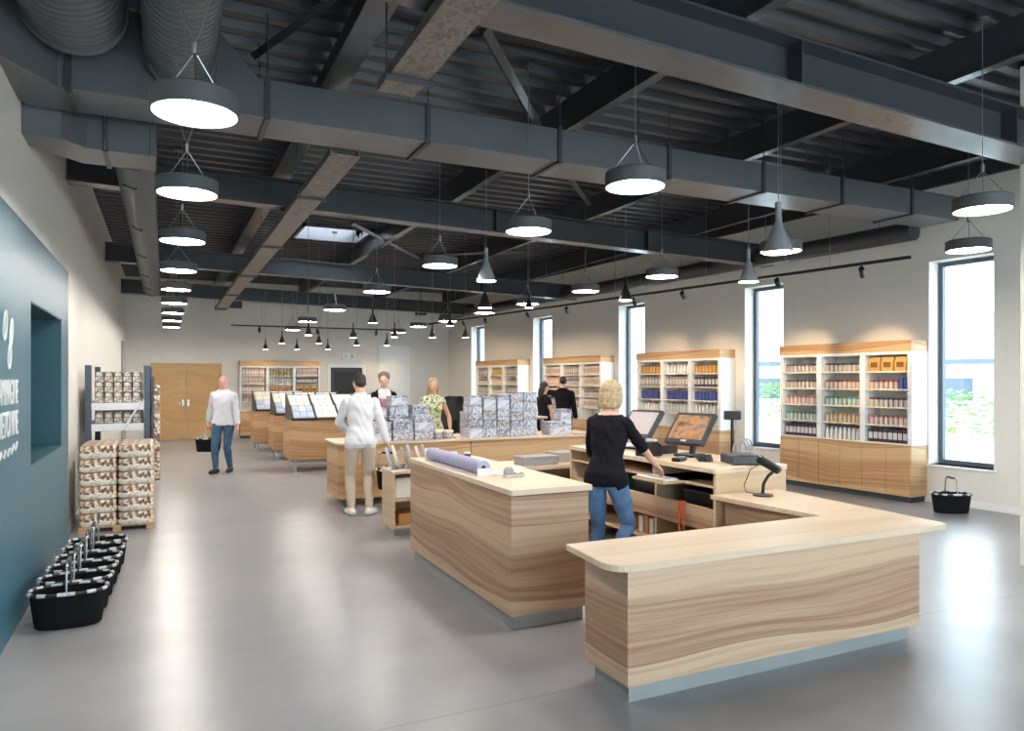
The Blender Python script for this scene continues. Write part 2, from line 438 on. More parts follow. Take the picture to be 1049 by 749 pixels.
MB().box(DW[0]-.1, DW[0], YB-.04, YB+.1, 0, DW[2]+.1).box(DW[1], DW[1]+.1, YB-.04, YB+.1, 0, DW[2]+.1).box(DW[0], DW[1], YB-.04, YB+.1, DW[2], DW[2]+.1).obj('door_frame', 'whitepanel', dk)
MB().box(DW[0]+.12, DW[1]-.12, YB+.09, YB+.1, .15, DW[2]-.12).obj('doorway_shade', 'black', dk)  # black sheet deepens that painted shade
m = MB().box(6.1, 7.1, YB-.03, YB-.002, 0, 2.75)
dk = struct(m.obj('door_3', 'whitepanel'), 'tall white door on the back wall')
MB().box(6.02, 6.1, YB-.04, YB, 0, 2.83).box(7.1, 7.18, YB-.04, YB, 0, 2.83).box(6.1, 7.1, YB-.04, YB, 2.75, 2.83).obj('door_frame', 'white', dk)
MB().tube([(6.2, YB-.03, 1.02), (6.2, YB-.08, 1.02), (6.3, YB-.08, 1.02)], .01).obj('door_handle', 'chrome', dk)

# ------------------------------------------------------------------ petrol blue wall panel with niche and lettering
t = thing('wall_panel', 'large petrol blue wall panel with white lettering and a recessed hatch', 'wall panel', (XL, 0, 0))
mb = MB(); Y0, Y1, ZP = 1.0, 8.84, 2.8
mb.box(0, .05, Y0, NI[0], 0, ZP).box(0, .05, NI[1], Y1, 0, ZP).box(0, .05, NI[0], NI[1], 0, NI[2]).box(0, .05, NI[0], NI[1], NI[3], ZP)
mb.obj('panel', 'teal', t)
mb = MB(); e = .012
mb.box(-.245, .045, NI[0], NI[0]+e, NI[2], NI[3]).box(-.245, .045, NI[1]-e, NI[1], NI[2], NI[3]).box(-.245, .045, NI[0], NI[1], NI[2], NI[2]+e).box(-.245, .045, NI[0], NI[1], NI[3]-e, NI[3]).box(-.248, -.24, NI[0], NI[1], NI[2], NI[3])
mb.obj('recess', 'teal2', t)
def letters(txt, size, y_right, z, sx=1.):
    c = bpy.data.curves.new('lettering', 'FONT'); c.body = txt; c.size = size; c.align_x = 'RIGHT'; c.extrude = .003
    o = bpy.data.objects.new('lettering', c); COL.objects.link(o); o.parent = t
    o.location = (.0535, y_right, z); o.rotation_euler = (R(90), 0, R(90)); o.scale = (sx, 1, 1)
    c.materials.append(MT['paper']); return o
letters('CAMPAGNE', .235, 5.92, 1.52, .6)
letters('BRETONNE', .235, 5.92, 1.315, .6)
# flourish under the words
mb = MB(); pts = []
for k in range(60):
    u = k/59
    pts.append((.056, 4.9+.98*u, 1.185+.05*u+.022*math.sin(u*46)+.008*math.sin(u*103)))
mb.tube(pts, .0055, 6); mb.obj('flourish', 'paper', t)
# two coffee-bean outlines above
def bean(cy, cz, a, b, rot, fill):
    mb = MB(); M_ = lambda u, v: (.056, cy+a*u*math.cos(rot)-b*v*math.sin(rot), cz+a*u*math.sin(rot)+b*v*math.cos(rot))
    mb.tube([M_(math.cos(q), math.sin(q)) for q in [2*PI*k/28 for k in range(28)]], .0045, 6, closed=True)
    mb.tube([M_(q, .28*math.sin(q*3.1)) for q in [-1+2*k/14 for k in range(15)]], .004, 6)
    if fill: mb.prism([(M_(math.cos(q)*.9, abs(math.sin(q))*.9)[1], M_(math.cos(q)*.9, abs(math.sin(q))*.9)[2]) for q in [PI*k/14 for k in range(15)]], -.002, .002, M=Matrix(((0, 0, 1, .056), (1, 0, 0, 0), (0, 1, 0, 0), (0, 0, 0, 1))))
    mb.obj('bean_emblem', 'paper', t)
bean(5.46, 2.02, .1, .055, R(70), False)
bean(5.66, 1.985, .1, .05, R(66), True)
bean(5.6, 1.83, .085, .05, R(66), False)

# ------------------------------------------------------------------ roof steel
def ibeam_x(name, y, x0, x1, h0, h1, label, w=.22, depth=.34):
    """I beam across the hall; underside falls from h0 to h1"""
    mb = MB()
    def seg(z0a, z1a, ya, yb, mi):
        a = [(x0, ya, h0+z0a), (x0, yb, h0+z0a), (x0, yb, h0+z1a), (x0, ya, h0+z1a)]
        b = [(x1, ya, h1+z0a), (x1, yb, h1+z0a), (x1, yb, h1+z1a), (x1, ya, h1+z1a)]
        mb.rings([[Vector(p) for p in a], [Vector(p) for p in b]], mi)
    d = depth
    seg(0, .02, y-w/2, y+w/2, 1); seg(.02, d-.02, y-.008, y+.008, 0); seg(d-.02, d, y-w/2, y+w/2, 0)
    for k in range(1, 4):
        x = x0+(x1-x0)*k/4; hh = h0+(h1-h0)*k/4
        mb.box(x-.006, x+.006, y-w/2+.01, y+w/2-.01, hh+.02, hh+d-.02)
    return struct(mb.obj(name, ['beam', 'flange']), label)
ibeam_x('roof_beam', 3.8, XL, 8.9, 3.84, 3.56, 'roof beam nearest the camera', w=.3)
ibeam_x('roof_beam', 9.2, XL, 9.2, 3.82, 3.58, 'second roof beam')
ibeam_x('roof_beam', 14.9, XL, 8.8, 3.8, 3.56, 'third roof beam')
ibeam_x('roof_beam', 20.2, XL, 8.4, 3.8, 3.6, 'fourth roof beam')
for i, x in enumerate((1.3, 3.65, 5.95, 8.2)):
    mb = MB(); w = .1 if i else .2
    w = w+.0; mb.box(x-w/2, x+w/2, YF, YB, 4.16, 4.175, 1); mb.box(x-.006, x+.006, YF, YB, 4.175, ZT-.001, 0)
    struct(mb.obj('roof_purlin', ['beam', 'flange']), 'purlin under the deck')
def brace(a, b, r, label, mat='beam'):
    d = Vector(b)-Vector(a)
    mb = MB().tube([a, b], r, 4)
    return struct(mb.obj('roof_brace', mat), label)
brace((2.14, 4.97, 4.3), (3.45, 6.61, 4.3), .05, 'diagonal roof brace', 'flange')
brace((4.21, 7.38, 4.1), (5.6, 9.1, 4.25), .045, 'diagonal roof brace', 'flange')
brace((.66, 6.2, 4.3), (1.3, 4.6, 4.4), .04, 'dark roof brace')
brace((2.71, 11.63, 4.2), (4.88, 14.59, 4.2), .04, 'diagonal roof brace', 'flange')
brace((3.83, 13.14, 4.25), (3.79, 11.4, 4.25), .035, 'diagonal roof brace', 'flange')
brace((8.28, 7.49, 4.3), (7.41, 6.4, 4.3), .035, 'dark roof brace')
brace((6.5, 13.2, 4.28), (4.6, 14.7, 4.28), .035, 'diagonal roof brace', 'flange')

# ------------------------------------------------------------------ air ducts
t = thing('air_duct', 'wide rectangular charcoal air duct crossing the hall over the counters', 'air duct', (0, 0, 3.7))
mb = MB(); fy0, fy1 = 5.88, 6.38
pl = [(XL+.004, 5.42), (-.66, fy0), (.35, fy0), (.35, fy1), (-.9, fy1), (XL+.004, fy1-.1)]
mb.prism(pl, 0, .62)
pts = [(.35, 0), (9.1, 0), (9.1, .3), (.65, .3), (.35, .62)]
a = [Vector((x, fy0, z)) for x, z in pts]; b = [Vector((x, fy1, z)) for x, z in pts]
mb.rings([a, b]); mb.obj('duct_body', 'duct', t, bevel=.004)
for x in (-.6, .72, 2.02, 3.3, 4.55, 5.8, 7.0, 8.2):
    hh = .62 if x < .3 else .3
    mb = MB(); mb.box(x-.02, x+.02, fy0-.02, fy1+.02, -.02, 0).box(x-.02, x+.02, fy0-.022, fy0, -.02, hh+.02).box(x-.02, x+.02, fy1, fy1+.022, -.02, hh+.02)
    if x > .3:
        for yy in (fy0-.012, fy1+.012): mb.tube([(x, yy, hh), (x, yy, ZT-3.7)], .006, 6)
    mb.obj('duct_flange', 'beam', t)
t = thing('air_duct', 'short rectangular charcoal duct on the left wall feeding the round duct', 'air duct', (0, 0, 3.5))
mb = MB(); mb.prism([(XL+.004, 6.4), (-.7, 6.42), (-.55, 6.6), (-.06, 6.6), (-.06, 7.08), (-.62, 7.08), (XL+.004, 6.7)], 0, .34)
mb.obj('duct_body', 'duct', t, bevel=.004)
for x, ya, yb_ in ((-.42, 6.58, 7.1),):
    MB().box(x-.02, x+.02, ya, yb_, -.015, .36).obj('duct_flange', 'beam', t)
mb = MB()
for x, yy in ((-.42, 6.57), (-.42, 7.11), (-.1, 6.59)): mb.tube([(x, yy, 0), (x, yy, ZT-3.5)], .006, 6)
mb.obj('hanger_rod', 'wire', t)
def spiral(name, x, y0, y1, z, r, label, mat='duct2', grilles=False, endcap=False, pitch=.075):
    t = thing(name, label, 'air duct', (x, y0, z))
    mb = MB(); prof = []
    yy = 0.; L = y1-y0
    while yy < L:
        prof += [(r, yy), (r, yy+pitch*.8), (r+.003, yy+pitch*.86), (r+.003, yy+pitch*.94)]; yy += pitch
    prof += [(r, L)]
    M_ = Matrix(((1, 0, 0, 0), (0, 0, 1, 0), (0, -1, 0, 0), (0, 0, 0, 1)))
    mb.lathe(prof, seg=36, M=M_); mb.obj('duct_pipe', mat, t, smooth=True)
    for yy in ([0., L-.03] if not endcap else [0.02, L-.04]):
        MB().lathe([(r+.002, yy), (r+.018, yy), (r+.018, yy+.03), (r+.002, yy+.03)], seg=36, M=M_).obj('collar', mat, t, smooth=True)
    n = max(1, int(L/2.4))
    for k in range(n):
        yy = L*(k+.5)/n
        mb = MB(); mb.tube([(0, yy, r), (0, yy, ZT-z)], .006, 6)
        if ZT-z > r+.01: mb.obj('hanger_rod', 'wire', t)
        else: mb.bm.free()
    if grilles:
        for yy in (.7, 2.8, 5.0, 7.2, 9.2):
            a0 = R(-62)
            m2 = Matrix.Rotation(-a0, 4, 'Y')
            MB().box(-.06, .06, yy, yy+.16, -r-.012, -r+.012).obj('air_grille', 'black', t).rotation_euler = (0, R(18), 0)
    return t
spiral('round_duct', -.54, 2.2, 5.6, 4.16, .31, 'large round spiral duct at the upper left running into the wide duct')
spiral('round_duct', .1, 2.4, 5.82, 4.05, .235, 'slimmer round spiral duct above the nearest left disc lamp')
spiral('round_duct', -.24, 7.09, 17.6, 3.67, .168, 'long round grey duct along the left wall with square grilles', grilles=True)
# dark round duct along the window wall
def along(y, off): return (wx(y)-off*math.cos(.0684), y-off*.0684)
t = thing('round_duct', 'long dark round duct under the roof along the window wall', 'air duct', (0, 0, 3.68))
a, b = along(6.5, .42), along(21.9, .42)
MB().tube([(*a, 0), (*b, 0)], .13, 28).obj('duct_pipe', 'beam', t, smooth=True)
mb = MB()
for k in range(8):
    p = along(7+2*k, .42); mb.tube([(*p, .13), (*p, ZT-3.68)], .006, 6)
mb.obj('hanger_rod', 'wire', t)
for k in range(4):
    p = along(8.5+3.5*k, .42); q = along(8.54+3.5*k, .42)
    MB().tube([(*p, 0), (*q, 0)], .136, 28).obj('collar', 'duct', t, smooth=True)
# cable tray down the length of the hall
def tray(x0, x1, y0, y1, z0, z1, hy, lab):
    t = thing('cable_tray', lab, 'cable tray', (0, 0, 0))
    P_ = lambda f, dx, dz: Vector((x0+(x1-x0)*f+dx, y0+(y1-y0)*f, z0+(z1-z0)*f+dz))
    bar = lambda mb, a, b, c, d: mb.rings([[P_(f, a, c), P_(f, b, c), P_(f, b, d), P_(f, a, d)] for f in (0, 1)])
    mb = MB(); bar(mb, -.13, .13, 0, .012); bar(mb, -.13, -.12, .012, .07); bar(mb, .12, .13, .012, .07); mb.obj('tray', 'tray', t)
    mb = MB(); mb.tube([P_(.005, -.05, .03), P_(.995, -.05, .03)], .018, 6).tube([P_(.005, .02, .028), P_(.995, .02, .028)], .014, 6).obj('cable', 'black', t)
    for y in hy:
        f = (y-y0)/(y1-y0); p = P_(f, 0, 0)
        mb = MB()
        for s in (-.15, .15): mb.tube([(p.x+s, y, p.z-.02), (p.x+s, y, ZT)], .005, 6)
        mb.box(p.x-.16, p.x+.16, y-.02, y+.02, p.z-.03, p.z-.002).obj('hanger', 'dark', t)
    return t
t = tray(1.45, 1.45, -2.8, 4.9, 3.66, 3.66, (-1, 2.5, 4.6), 'perforated cable tray overhead near the camera, ending before the wide duct')
tray(1.45, 1.32, 6.45, 20.6, 3.66, 3.5, (8, 11, 14, 17, 20), 'long cable tray running away under the roof beams beyond the wide duct')
for x, y, lab in ((1.84, 22.0, 'small black loudspeaker high on the left of the back wall'), (7.3, 21.9, 'small black loudspeaker near the far right corner of the hall')):
    t = thing('hanging_loudspeaker', lab, 'loudspeaker', (x, y, 3.72))
    MB().box(-.16, .16, -.1, .1, 0, .24).obj('cabinet', 'black', t, bevel=.01)
    MB().box(-.14, .14, -.108, -.1, .02, .22).obj('speaker_grille', 'dark', t)
    MB().tube([(0, 0, .24), (0, 0, ZT-3.72)], .012, 6).obj('bracket', 'black2', t)
# emergency exit sign
t = thing('exit_sign', 'small pale exit sign with green running figure above the dark doorway', 'sign', (5.13, YB, 2.3))
MB().box(-.2, .2, -.05, 0, 0, .2).obj('sign_plate', 'whitepanel', t, bevel=.004)
mb = MB()
mb.ell((-.08, -.053, .155), (.02, .004, .02)).tube([(-.08, -.053, .13), (-.09, -.053, .085), (-.12, -.053, .05)], .011, 6).tube([(-.09, -.053, .085), (-.06, -.053, .065), (-.07, -.053, .03)], .011, 6).tube([(-.12, -.053, .115), (-.08, -.053, .12), (-.045, -.053, .1)], .009, 6)
mb.box(.06, .15, -.053, -.05, .03, .17).obj('running_figure', 'exitgreen', t)

# ------------------------------------------------------------------ disc pendants
HB = 3.0
def make_disc():
    t = thing('disc_pendant', '-', 'pendant lamp', (0, 0, HB))
    r = .208
    MB().lathe([(.001, .02), (r-.01, .02), (r-.01, .0), (r, .0), (r, .096), (r-.01, .104), (.001, .104)], seg=40, cap=False).obj('lamp_housing', 'lampgrey', t, smooth=True)
    MB().lathe([(.001, .006), (r-.014, .006), (r-.014, .012), (.001, .012)], seg=40, cap=False).obj('diffuser', 'disc', t)
    for k in range(3):
        a = 2*PI*k/3+.5
        MB().tube([(r*.82*math.cos(a), r*.82*math.sin(a), .1), (r*.05*math.cos(a), r*.05*math.sin(a), .3)], .0035, 6).obj('suspension_wire', 'wire', t)
    MB().lathe([(.003, .29), (.014, .3), (.014, .36), (.003, .37)], seg=10).obj('hook', 'chrome', t)
    MB().tube([(0, 0, .36), (0, 0, ZT-HB)], .0035, 6).obj('cord', 'wire', t)
    MB().lathe([(.05, ZT-HB-.03), (.05, ZT-HB)], seg=16).obj('ceiling_cap', 'lampgrey', t)
    return t
d0 = None
rows = [
 ('in the row along the left wall', [(.14, 3.95), (.15, 5.67), (.16, 7.64), (.16, 9.74), (.16, 11.8), (.16, 13.9), (.16, 15.98), (.16, 18.1), (.17, 20.25)]),
 ('in the middle row over the counters', [(2.92, 4.14), (2.94, 5.8), (2.9, 8.01), (2.9, 10.79), (2.93, 13.95), (2.97, 17.06), (3.1, 20.04)]),
 ('in the row nearest the windows', [(5.77, 3.54), (5.74, 5.57), (5.78, 7.61), (5.71, 9.38), (5.76, 11.4), (5.75, 13.28), (5.8, 15.5), (5.75, 17.45), (5.95, 19.85)])]
for nm, ps in rows:
    for i, (x, y) in enumerate(ps):
        lab = 'round grey disc pendant lamp, %s from the camera %s' % (ORD[i], nm)
        if d0 is None: d0 = make_disc(); o = dup(d0, (x, y, HB), 0)
        else: o = dup(d0, (x, y, HB), 0)
        o['label'] = lab; o['group'] = 'lit disc pendants'
        if nm.endswith('left wall') and i < 2:
            for c in list(o.children):
                if c.name.startswith('cord'): bpy.data.objects.remove(c)
                elif c.name.startswith('ceiling_cap'): bpy.data.objects.remove(c)
            vw = MB()
            for q in (-1, 1): vw.tube([(0, 0, .36), (q*.262-(x-.1), 0, 1.05), (q*.262-(x-.1), 0, ZT-HB)], .0035, 6)
            vw.obj('cord', 'wire', o)
o = d0; d0.location = (7.43, 4.7, HB); tag(d0, 'round grey disc pendant lamp hanging just before the window nearest the right edge', 'pendant lamp', 'lit disc pendants')

# ------------------------------------------------------------------ cone pendants
def make_cone(dia, h, z, mat):
    t = thing('cone_pendant', '-', 'pendant lamp', (0, 0, z))
    r = dia/2
    MB().lathe([(r-.006, .004), (r, 0), (r*.99, .01), (r*.3, h*.56), (r*.2, h*.64), (r*.2, h), (r*.14, h+.005)], seg=32).obj('lamp_shade', mat, t, smooth=True)
    MB().lathe([(.001, -.001), (r-.01, -.001), (r-.01, .003), (.001, .003)], seg=28, cap=False).obj('diffuser', 'conelit', t)
    MB().tube([(0, 0, h), (0, 0, ZT-z)], .004, 6).obj('cord', 'wire', t)
    return t
big = [(5.11, 4.99, .285, 'conemetal', 'polished metal cone pendant, largest one, hanging over the till desk'),
       (6.32, 6.64, .24, 'conemetal', 'polished metal cone pendant in front of the second window from the right'),
       (3.45, 7.92, .24, 'conemetal', 'polished metal cone pendant directly above a black one in the middle of the hall'),
       (4.72, 10.89, .235, 'black2', 'dark cone pendant directly below the polished one in the middle of the hall'),
       (6.16, 8.98, .21, 'black2', 'dark cone pendant in front of the third window from the right'),
       (5.37, 10.58, .15, 'black2', 'small dark cone pendant in front of the fourth window from the right'),
       (3.89, 14.8, .2, 'black2', 'dark cone pendant hanging alone below the disc lamp left of centre'),
       (5.62, 14.88, .17, 'black2', 'dark cone pendant at the far end of the dark duct')]
for x, y, dia, mt, lab in big:
    t = make_cone(dia, dia*1.62, 2.85, mt); t.location = (x, y, 2.85); t['label'] = lab; t['group'] = 'large cone pendants'
small = [(2.33, 19.4, 'leftmost of the small cones, hung low'), (2.27, 16.1, 'second small cone from the left, hung higher'), (3.05, 19.06, 'third small cone from the left, hung low'),
         (2.26, 12.9, 'small cone below the disc lamp left of the exit sign'), (2.98, 15.76, 'fifth small cone from the left'), (3.76, 18.71, 'sixth small cone from the left, hung low'),
         (3.13, 13.29, 'small cone above left of the exit sign'), (3.91, 16.3, 'small cone just above the exit sign'), (4.53, 16.0, 'lower small cone before the tall white door'),
         (3.77, 12.82, 'upper small cone before the tall white door'), (4.44, 12.66, 'small cone right of the tall white door'), (4.99, 12.4, 'rightmost of the small cones, before the far window')]
c0 = None
for x, y, lab in small:
    if c0 is None: c0 = make_cone(.135, .27, 2.45, 'black2'); o = c0; o.location = (x, y, 2.45)
    else: o = dup(c0, (x, y, 2.45), 0)
    o['label'] = 'small black cone pendant, '+lab; o['group'] = 'small black cone pendants'

# ------------------------------------------------------------------ spot rails
def spot(x, y, z, aim, lab, e=120):
    t = thing('track_spotlight', lab, 'spotlight', (x, y, z), group='black spotlights on the rails')
    MB().tube([(0, 0, -.005), (0, 0, -.05)], .012, 8).obj('stem', 'black2', t)
    d = (Vector(aim)-Vector((x, y, z))).normalized()
    c = Vector((0, 0, -.07))
    MB().tube([c-d*.05, c+d*.1], .034, 16).obj('lamp_head', 'black2', t, smooth=True)
    MB().tube([c+d*.1, c+d*.101], .028, 16).obj('lens', 'conelit', t)
    l = bpy.data.lights.new('spot', 'SPOT'); l.energy = e; l.color = (1, .74, .45); l.spot_size = R(36); l.spot_blend = .7; l.shadow_soft_size = .03
    lo = bpy.data.objects.new('spot_beam', l); COL.objects.link(lo); lo.parent = t; lo.location = c+d*.13
    lo.rotation_euler = d.to_track_quat('-Z', 'Y').to_euler()
    return t
def rail(a, b, z, lab):
    t = thing('lighting_rail', lab, 'lighting rail', (0, 0, z))
    a = Vector((*a, 0)); b = Vector((*b, 0)); d = (b-a).normalized(); n = Vector((-d.y, d.x, 0))*.018
    mb = MB(); mb.rings([[p+n, p-n, p-n+Vector((0, 0, .035)), p+n+Vector((0, 0, .035))] for p in (a, b)]); mb.obj('rail_bar', 'black2', t)
    mb = MB(); k = int((b-a).length/2.2)
    for i in range(k+1):
        p = a+(b-a)*((i+.5)/(k+1)); mb.tube([p+Vector((0, 0, .03)), p+Vector((0, 0, ZT-z))], .003, 5)
    mb.obj('suspension_wire', 'wire', t)
rail((5.96, 17.3), (7.62, 5.48), 3.05, 'long black lighting rail hung in front of the window wall')
rail((1.62, 20.9), (6.4, 20.9), 3.13, 'black lighting rail hung in front of the back wall')
def xr(y): return 5.96+(17.3-y)*(7.62-5.96)/(17.3-5.48)
for y, aim, lab in [(6.05, (9.2, 7.1, 2.0), 'black spotlight near the right end of the long rail'), (7.22, (9.1, 8.4, 2.0), 'black spotlight on the long rail before the second window from the right'),
               (8.89, (8.95, 10.3, 2.0), 'black spotlight on the long rail above the middle of the window wall'), (9.96, (8.85, 11.6, 2.0), 'black spotlight on the long rail before the third window from the right'),
               (11.74, (8.6, 14.2, 2.0), 'black spotlight on the long rail right of the fourth window'), (13.0, (8.5, 15.4, 2.0), 'black spotlight on the long rail just left of the fourth window'),
               (14.6, (8.4, 17.9, 2.0), 'black spotlight on the long rail right of the fifth window'), (15.56, (8.3, 19.3, 2.0), 'black spotlight on the long rail before the fifth window')]:
    spot(xr(y), y, 3.05, aim, lab)
for x, lab in [(2.35, 'black spotlight at the left end of the back rail'), (3.9, 'black spotlight near the middle of the back rail'), (5.6, 'black spotlight right of centre on the back rail'), (6.2, 'black spotlight at the right end of the back rail')]:
    spot(x, 20.9, 3.13, (x+.2, 22.2, 2.0), lab, 25)

# ------------------------------------------------------------------ counters
# left counter, standing height
t = thing('sales_counter', 'tall oak clad counter with a paper roll lying on its pale top', 'counter', (0, 0, 0))
cx0, cx1, cy0, cy1 = 2.08, 2.68, 4.36, 6.55
m = MB().box(cx0, cx1, cy0, cy1, .1, .9); m.obj('carcass', 'oak', t, bevel=.003)
MB().box(cx0+.03, cx1-.03, cy0+.03, cy1-.03, 0, .1).obj('plinth', 'steel', t)
MB().prism(rrect(cx0-.005, cx1+.03, cy0-.01, cy1+.02, .015), .905, .945).obj('worktop', 'top', t, bevel=.004)
# bridging low desk
t = thing('low_desk', 'low pale oak desk joining the tall counter to the till desk', 'desk', (0, 0, 0))
MB().box(2.77, 4.75, 6.98, 7.62, .70, .74).obj('worktop', 'top', t, bevel=.004)
MB().box(2.79, 2.82, 7.02, 7.6, 0, .7).box(4.69, 4.73, 7.02, 7.6, 0, .7).box(2.78, 4.69, 7.56, 7.6, .05, .7).obj('carcass', 'oakin', t)
# front counter: an L of desk height
t = thing('reception_counter', 'low L shaped oak clad counter nearest the camera with pale overhanging top', 'counter', (0, 0, 0))
fz = .72
pl = [(2.14, 3.1), (4.4, 3.1), (4.4, 4.55), (4.08, 4.55), (4.08, 3.52), (2.14, 3.52)]
MB().prism(pl, .1, fz).obj('carcass', 'oak', t, bevel=.003)
pk = [(2.18, 3.15), (4.36, 3.15), (4.36, 4.5), (4.12, 4.5), (4.12, 3.48), (2.18, 3.48)]
MB().prism(pk, 0, .1).obj('plinth', 'steel', t)
sl = []
for cx, cy, r, a0 in ((2.0, 3.0, .13, PI), (4.55, 3.0, .05, 1.5*PI)):
    mx = cx+r if cx < 3 else cx-r; my = cy+r
    for i in range(7): sl.append((mx+r*math.cos(a0+.5*PI*i/6), my+r*math.sin(a0+.5*PI*i/6)))
sl += [(4.68, 4.585), (3.96, 4.585), (4.03, 3.56), (2.04, 3.56)]
MB().prism(sl, fz, fz+.035).obj('worktop', 'top', t, bevel=.004)
# till desk
t = thing('till_desk', 'tall oak till desk with open shelves carrying the touch screens', 'desk', (0, 0, 0))
px0, px1, py0, py1 = 4.03, 4.8, 4.6, 6.95
MB().prism(rrect(px0-.02, px1+.02, py0-.01, py1, .03), .915, .955).obj('worktop', 'top', t, bevel=.004)
MB().box(px0, px1, py0, py0+.03, 0, .915).obj('side_panel', 'oakin', t, bevel=.002)
MB().box(px0, px1, py1-.03, py1, 0, .915).obj('side_panel', 'oakin', t, bevel=.002)
MB().box(px0+.05, px1-.03, 5.45, 5.48, 0, .915).obj('divider', 'oakin', t, bevel=.002)
MB().box(px1-.03, px1, py0+.03, py1-.03, 0, .915).obj('back_panel', 'oak', t)
MB().box(px0+.01, px1-.03, py0+.03, 5.45, .79, .81).box(px0-.22, px1-.03, 5.0, 5.45, .79, .81).box(px0+.01, px1-.03, 5.48, py1-.03, .79, .81).obj('keyboard_shelf', 'oakin', t)
MB().box(px0, px0+.03, py0+.03, py1-.03, .44, .62).obj('front_rail', 'oak', t)
MB().box(px0+.03, px1-.03, py0+.03, py1-.03, .42, .44).box(px0+.03, px1-.03, py0+.03, py1-.03, .2, .22).obj('shelf', 'oakin', t)
# items inside the till desk
for y, lab in ((5.7, 'dark storage box inside the till desk beside the cashier'), (4.95, 'dark storage box inside the till desk nearest the end panel')):
    t = thing('storage_box', lab, 'box', (4.4, y, .443)); MB().box(-.25, .28, -.2, .2, 0, .25).obj('box_body', 'black', t, bevel=.01); MB().box(-.255, .285, -.205, .205, .25, .28).obj('lid', 'dark', t, bevel=.008)
t = thing('green_tray', 'green plastic tray on the till desk shelf behind the cashier hand', 'tray', (4.24, 5.95, .63))
t.location = (4.27, 6.28, .443)
MB().box(-.18, .18, -.16, .16, 0, .012).box(-.18, -.168, -.16, .16, .012, .28).box(.168, .18, -.16, .16, .012, .28).box(-.168, .168, -.16, -.148, .012, .28).box(-.168, .168, .148, .16, .012, .28).obj('tray_body', 'green', t)
MB().box(-.16, .16, -.14, .14, .012, .05).obj('papers', 'paper', t)
for i, y in enumerate((5.6, 5.68, 5.77, 5.9)):
    t = tag(MB().box(-.12, .12, -.03, .03, 0, .15+.02*(i % 2)).obj('till_roll_box', ['paper', 'cardboard'][i % 2], bevel=.004, loc=(4.25, y, .223)), ['white carton on the lowest till desk shelf, nearest the divider', 'brown carton on the lowest till desk shelf beside white ones', 'white carton between brown ones on the lowest till desk shelf', 'brown carton furthest along the lowest till desk shelf'][i], 'box', 'cartons on the lowest till shelf')
t = thing('lanyard', 'orange lanyard hanging over the front rail of the till desk', 'lanyard', (4.01, 4.98, .623))
MB().tube([(0.03, 0, .005), (0.0, 0, .008), (-.012, 0, -.05), (-.014, -.02, -.2), (-.014, -.04, -.26)], .007, 6).tube([(0.03, .05, .005), (0.0, .05, .008), (-.012, .05, -.05), (-.014, .045, -.2), (-.014, .0, -.3)], .007, 6).tube([(.03, .02, .006), (-.004, .025, .01), (-.013, .03, -.06), (-.013, .035, -.16)], .01, 6).obj('strap', 'orange', t)
MB().box(-.02, -.01, -.06, .0, -.34, -.25).obj('card_holder', 'denim', t, bevel=.003)
# keyboard
t = thing('keyboard', 'pale keyboard on the pulled out shelf under the cashier hand', 'keyboard', (3.91, 5.22, .812), R(90))
MB().box(-.21, .21, -.07, .07, 0, .018).obj('keyboard_case', 'whitepanel', t, bevel=.006)
mb = MB()
for r_ in range(4):
    for k in range(13): mb.box(-.2+k*.0305, -.175+k*.0305, -.058+r_*.029, -.034+r_*.029, .018, .023)
mb.obj('keys', 'grey', t)

# touch screens
def monitor(x, y, yaw, tilt, mat, lab):
    t = thing('touch_screen', lab, 'monitor', (x, y, .955), yaw)
    # local: screen faces -Y
    MB().prism(rrect(-.11, .11, -.12, .12, .03), 0, .025).obj('base', 'black', t, bevel=.005)
    MB().tube([(0, .04, .02), (0, .07, .14), (0, .02, .26)], .03, 10).obj('stand_neck', 'black', t, smooth=True)
    M_ = Matrix.Translation((0, 0, .27)) @ Matrix.Rotation(-tilt, 4, 'X')
    MB().box(-.215, .215, 0, .05, -.18, .18, M=M_).obj('bezel', 'dark', t, bevel=.008)
    MB().box(-.185, .185, -.003, 0.002, -.135, .145, M=M_).obj('screen', mat, t)
    MB().box(-.03, .03, -.004, 0, -.162, -.145, M=M_).obj('badge', 'paper', t)
    return t
monitor(4.5, 6.3, R(-78), R(40), 'screen', 'pale glowing touch screen just right of the cashier')
monitor(4.5, 5.5, R(-74), R(40), 'screenpic', 'touch screen showing brown pictures at the middle of the till desk')
t = thing('customer_display', 'small black customer display on a thin pole behind the touch screens', 'display', (4.68, 5.12, .955))
MB().lathe([(.06, 0), (.06, .015), (.015, .02)], seg=20).obj('base', 'black', t, smooth=True)
MB().tube([(0, 0, .015), (0, 0, .4)], .015, 10).obj('pole', 'black', t)
MB().box(-.075, .075, -.03, .03, .36, .44).obj('display_head', 'black', t, bevel=.008).rotation_euler.z = R(-40)
t = thing('till_printer', 'dark grey receipt printer box at the near end of the till desk', 'printer', (4.52, 4.83, .955), R(-20))
MB().box(-.14, .14, -.14, .14, 0, .08).obj('printer_case', 'dark', t, bevel=.012)
MB().box(-.09, .09, -.143, -.1, .078, .084).obj('paper_slot', 'black', t)
t = thing('cash_drawer', 'black cash drawer under the touch screens', 'cash drawer', (4.42, 5.9, .955), R(-75))
MB().box(-.15, .15, -.14, .14, 0, .085).obj('drawer_case', 'black', t, bevel=.006); MB().box(-.13, .13, -.15, -.14, .012, .06).obj('drawer_front', 'dark', t, bevel=.004)
t = thing('receipt_printer', 'black receipt printer between the two touch screens', 'printer', (4.16, 5.68, .955), R(-80))
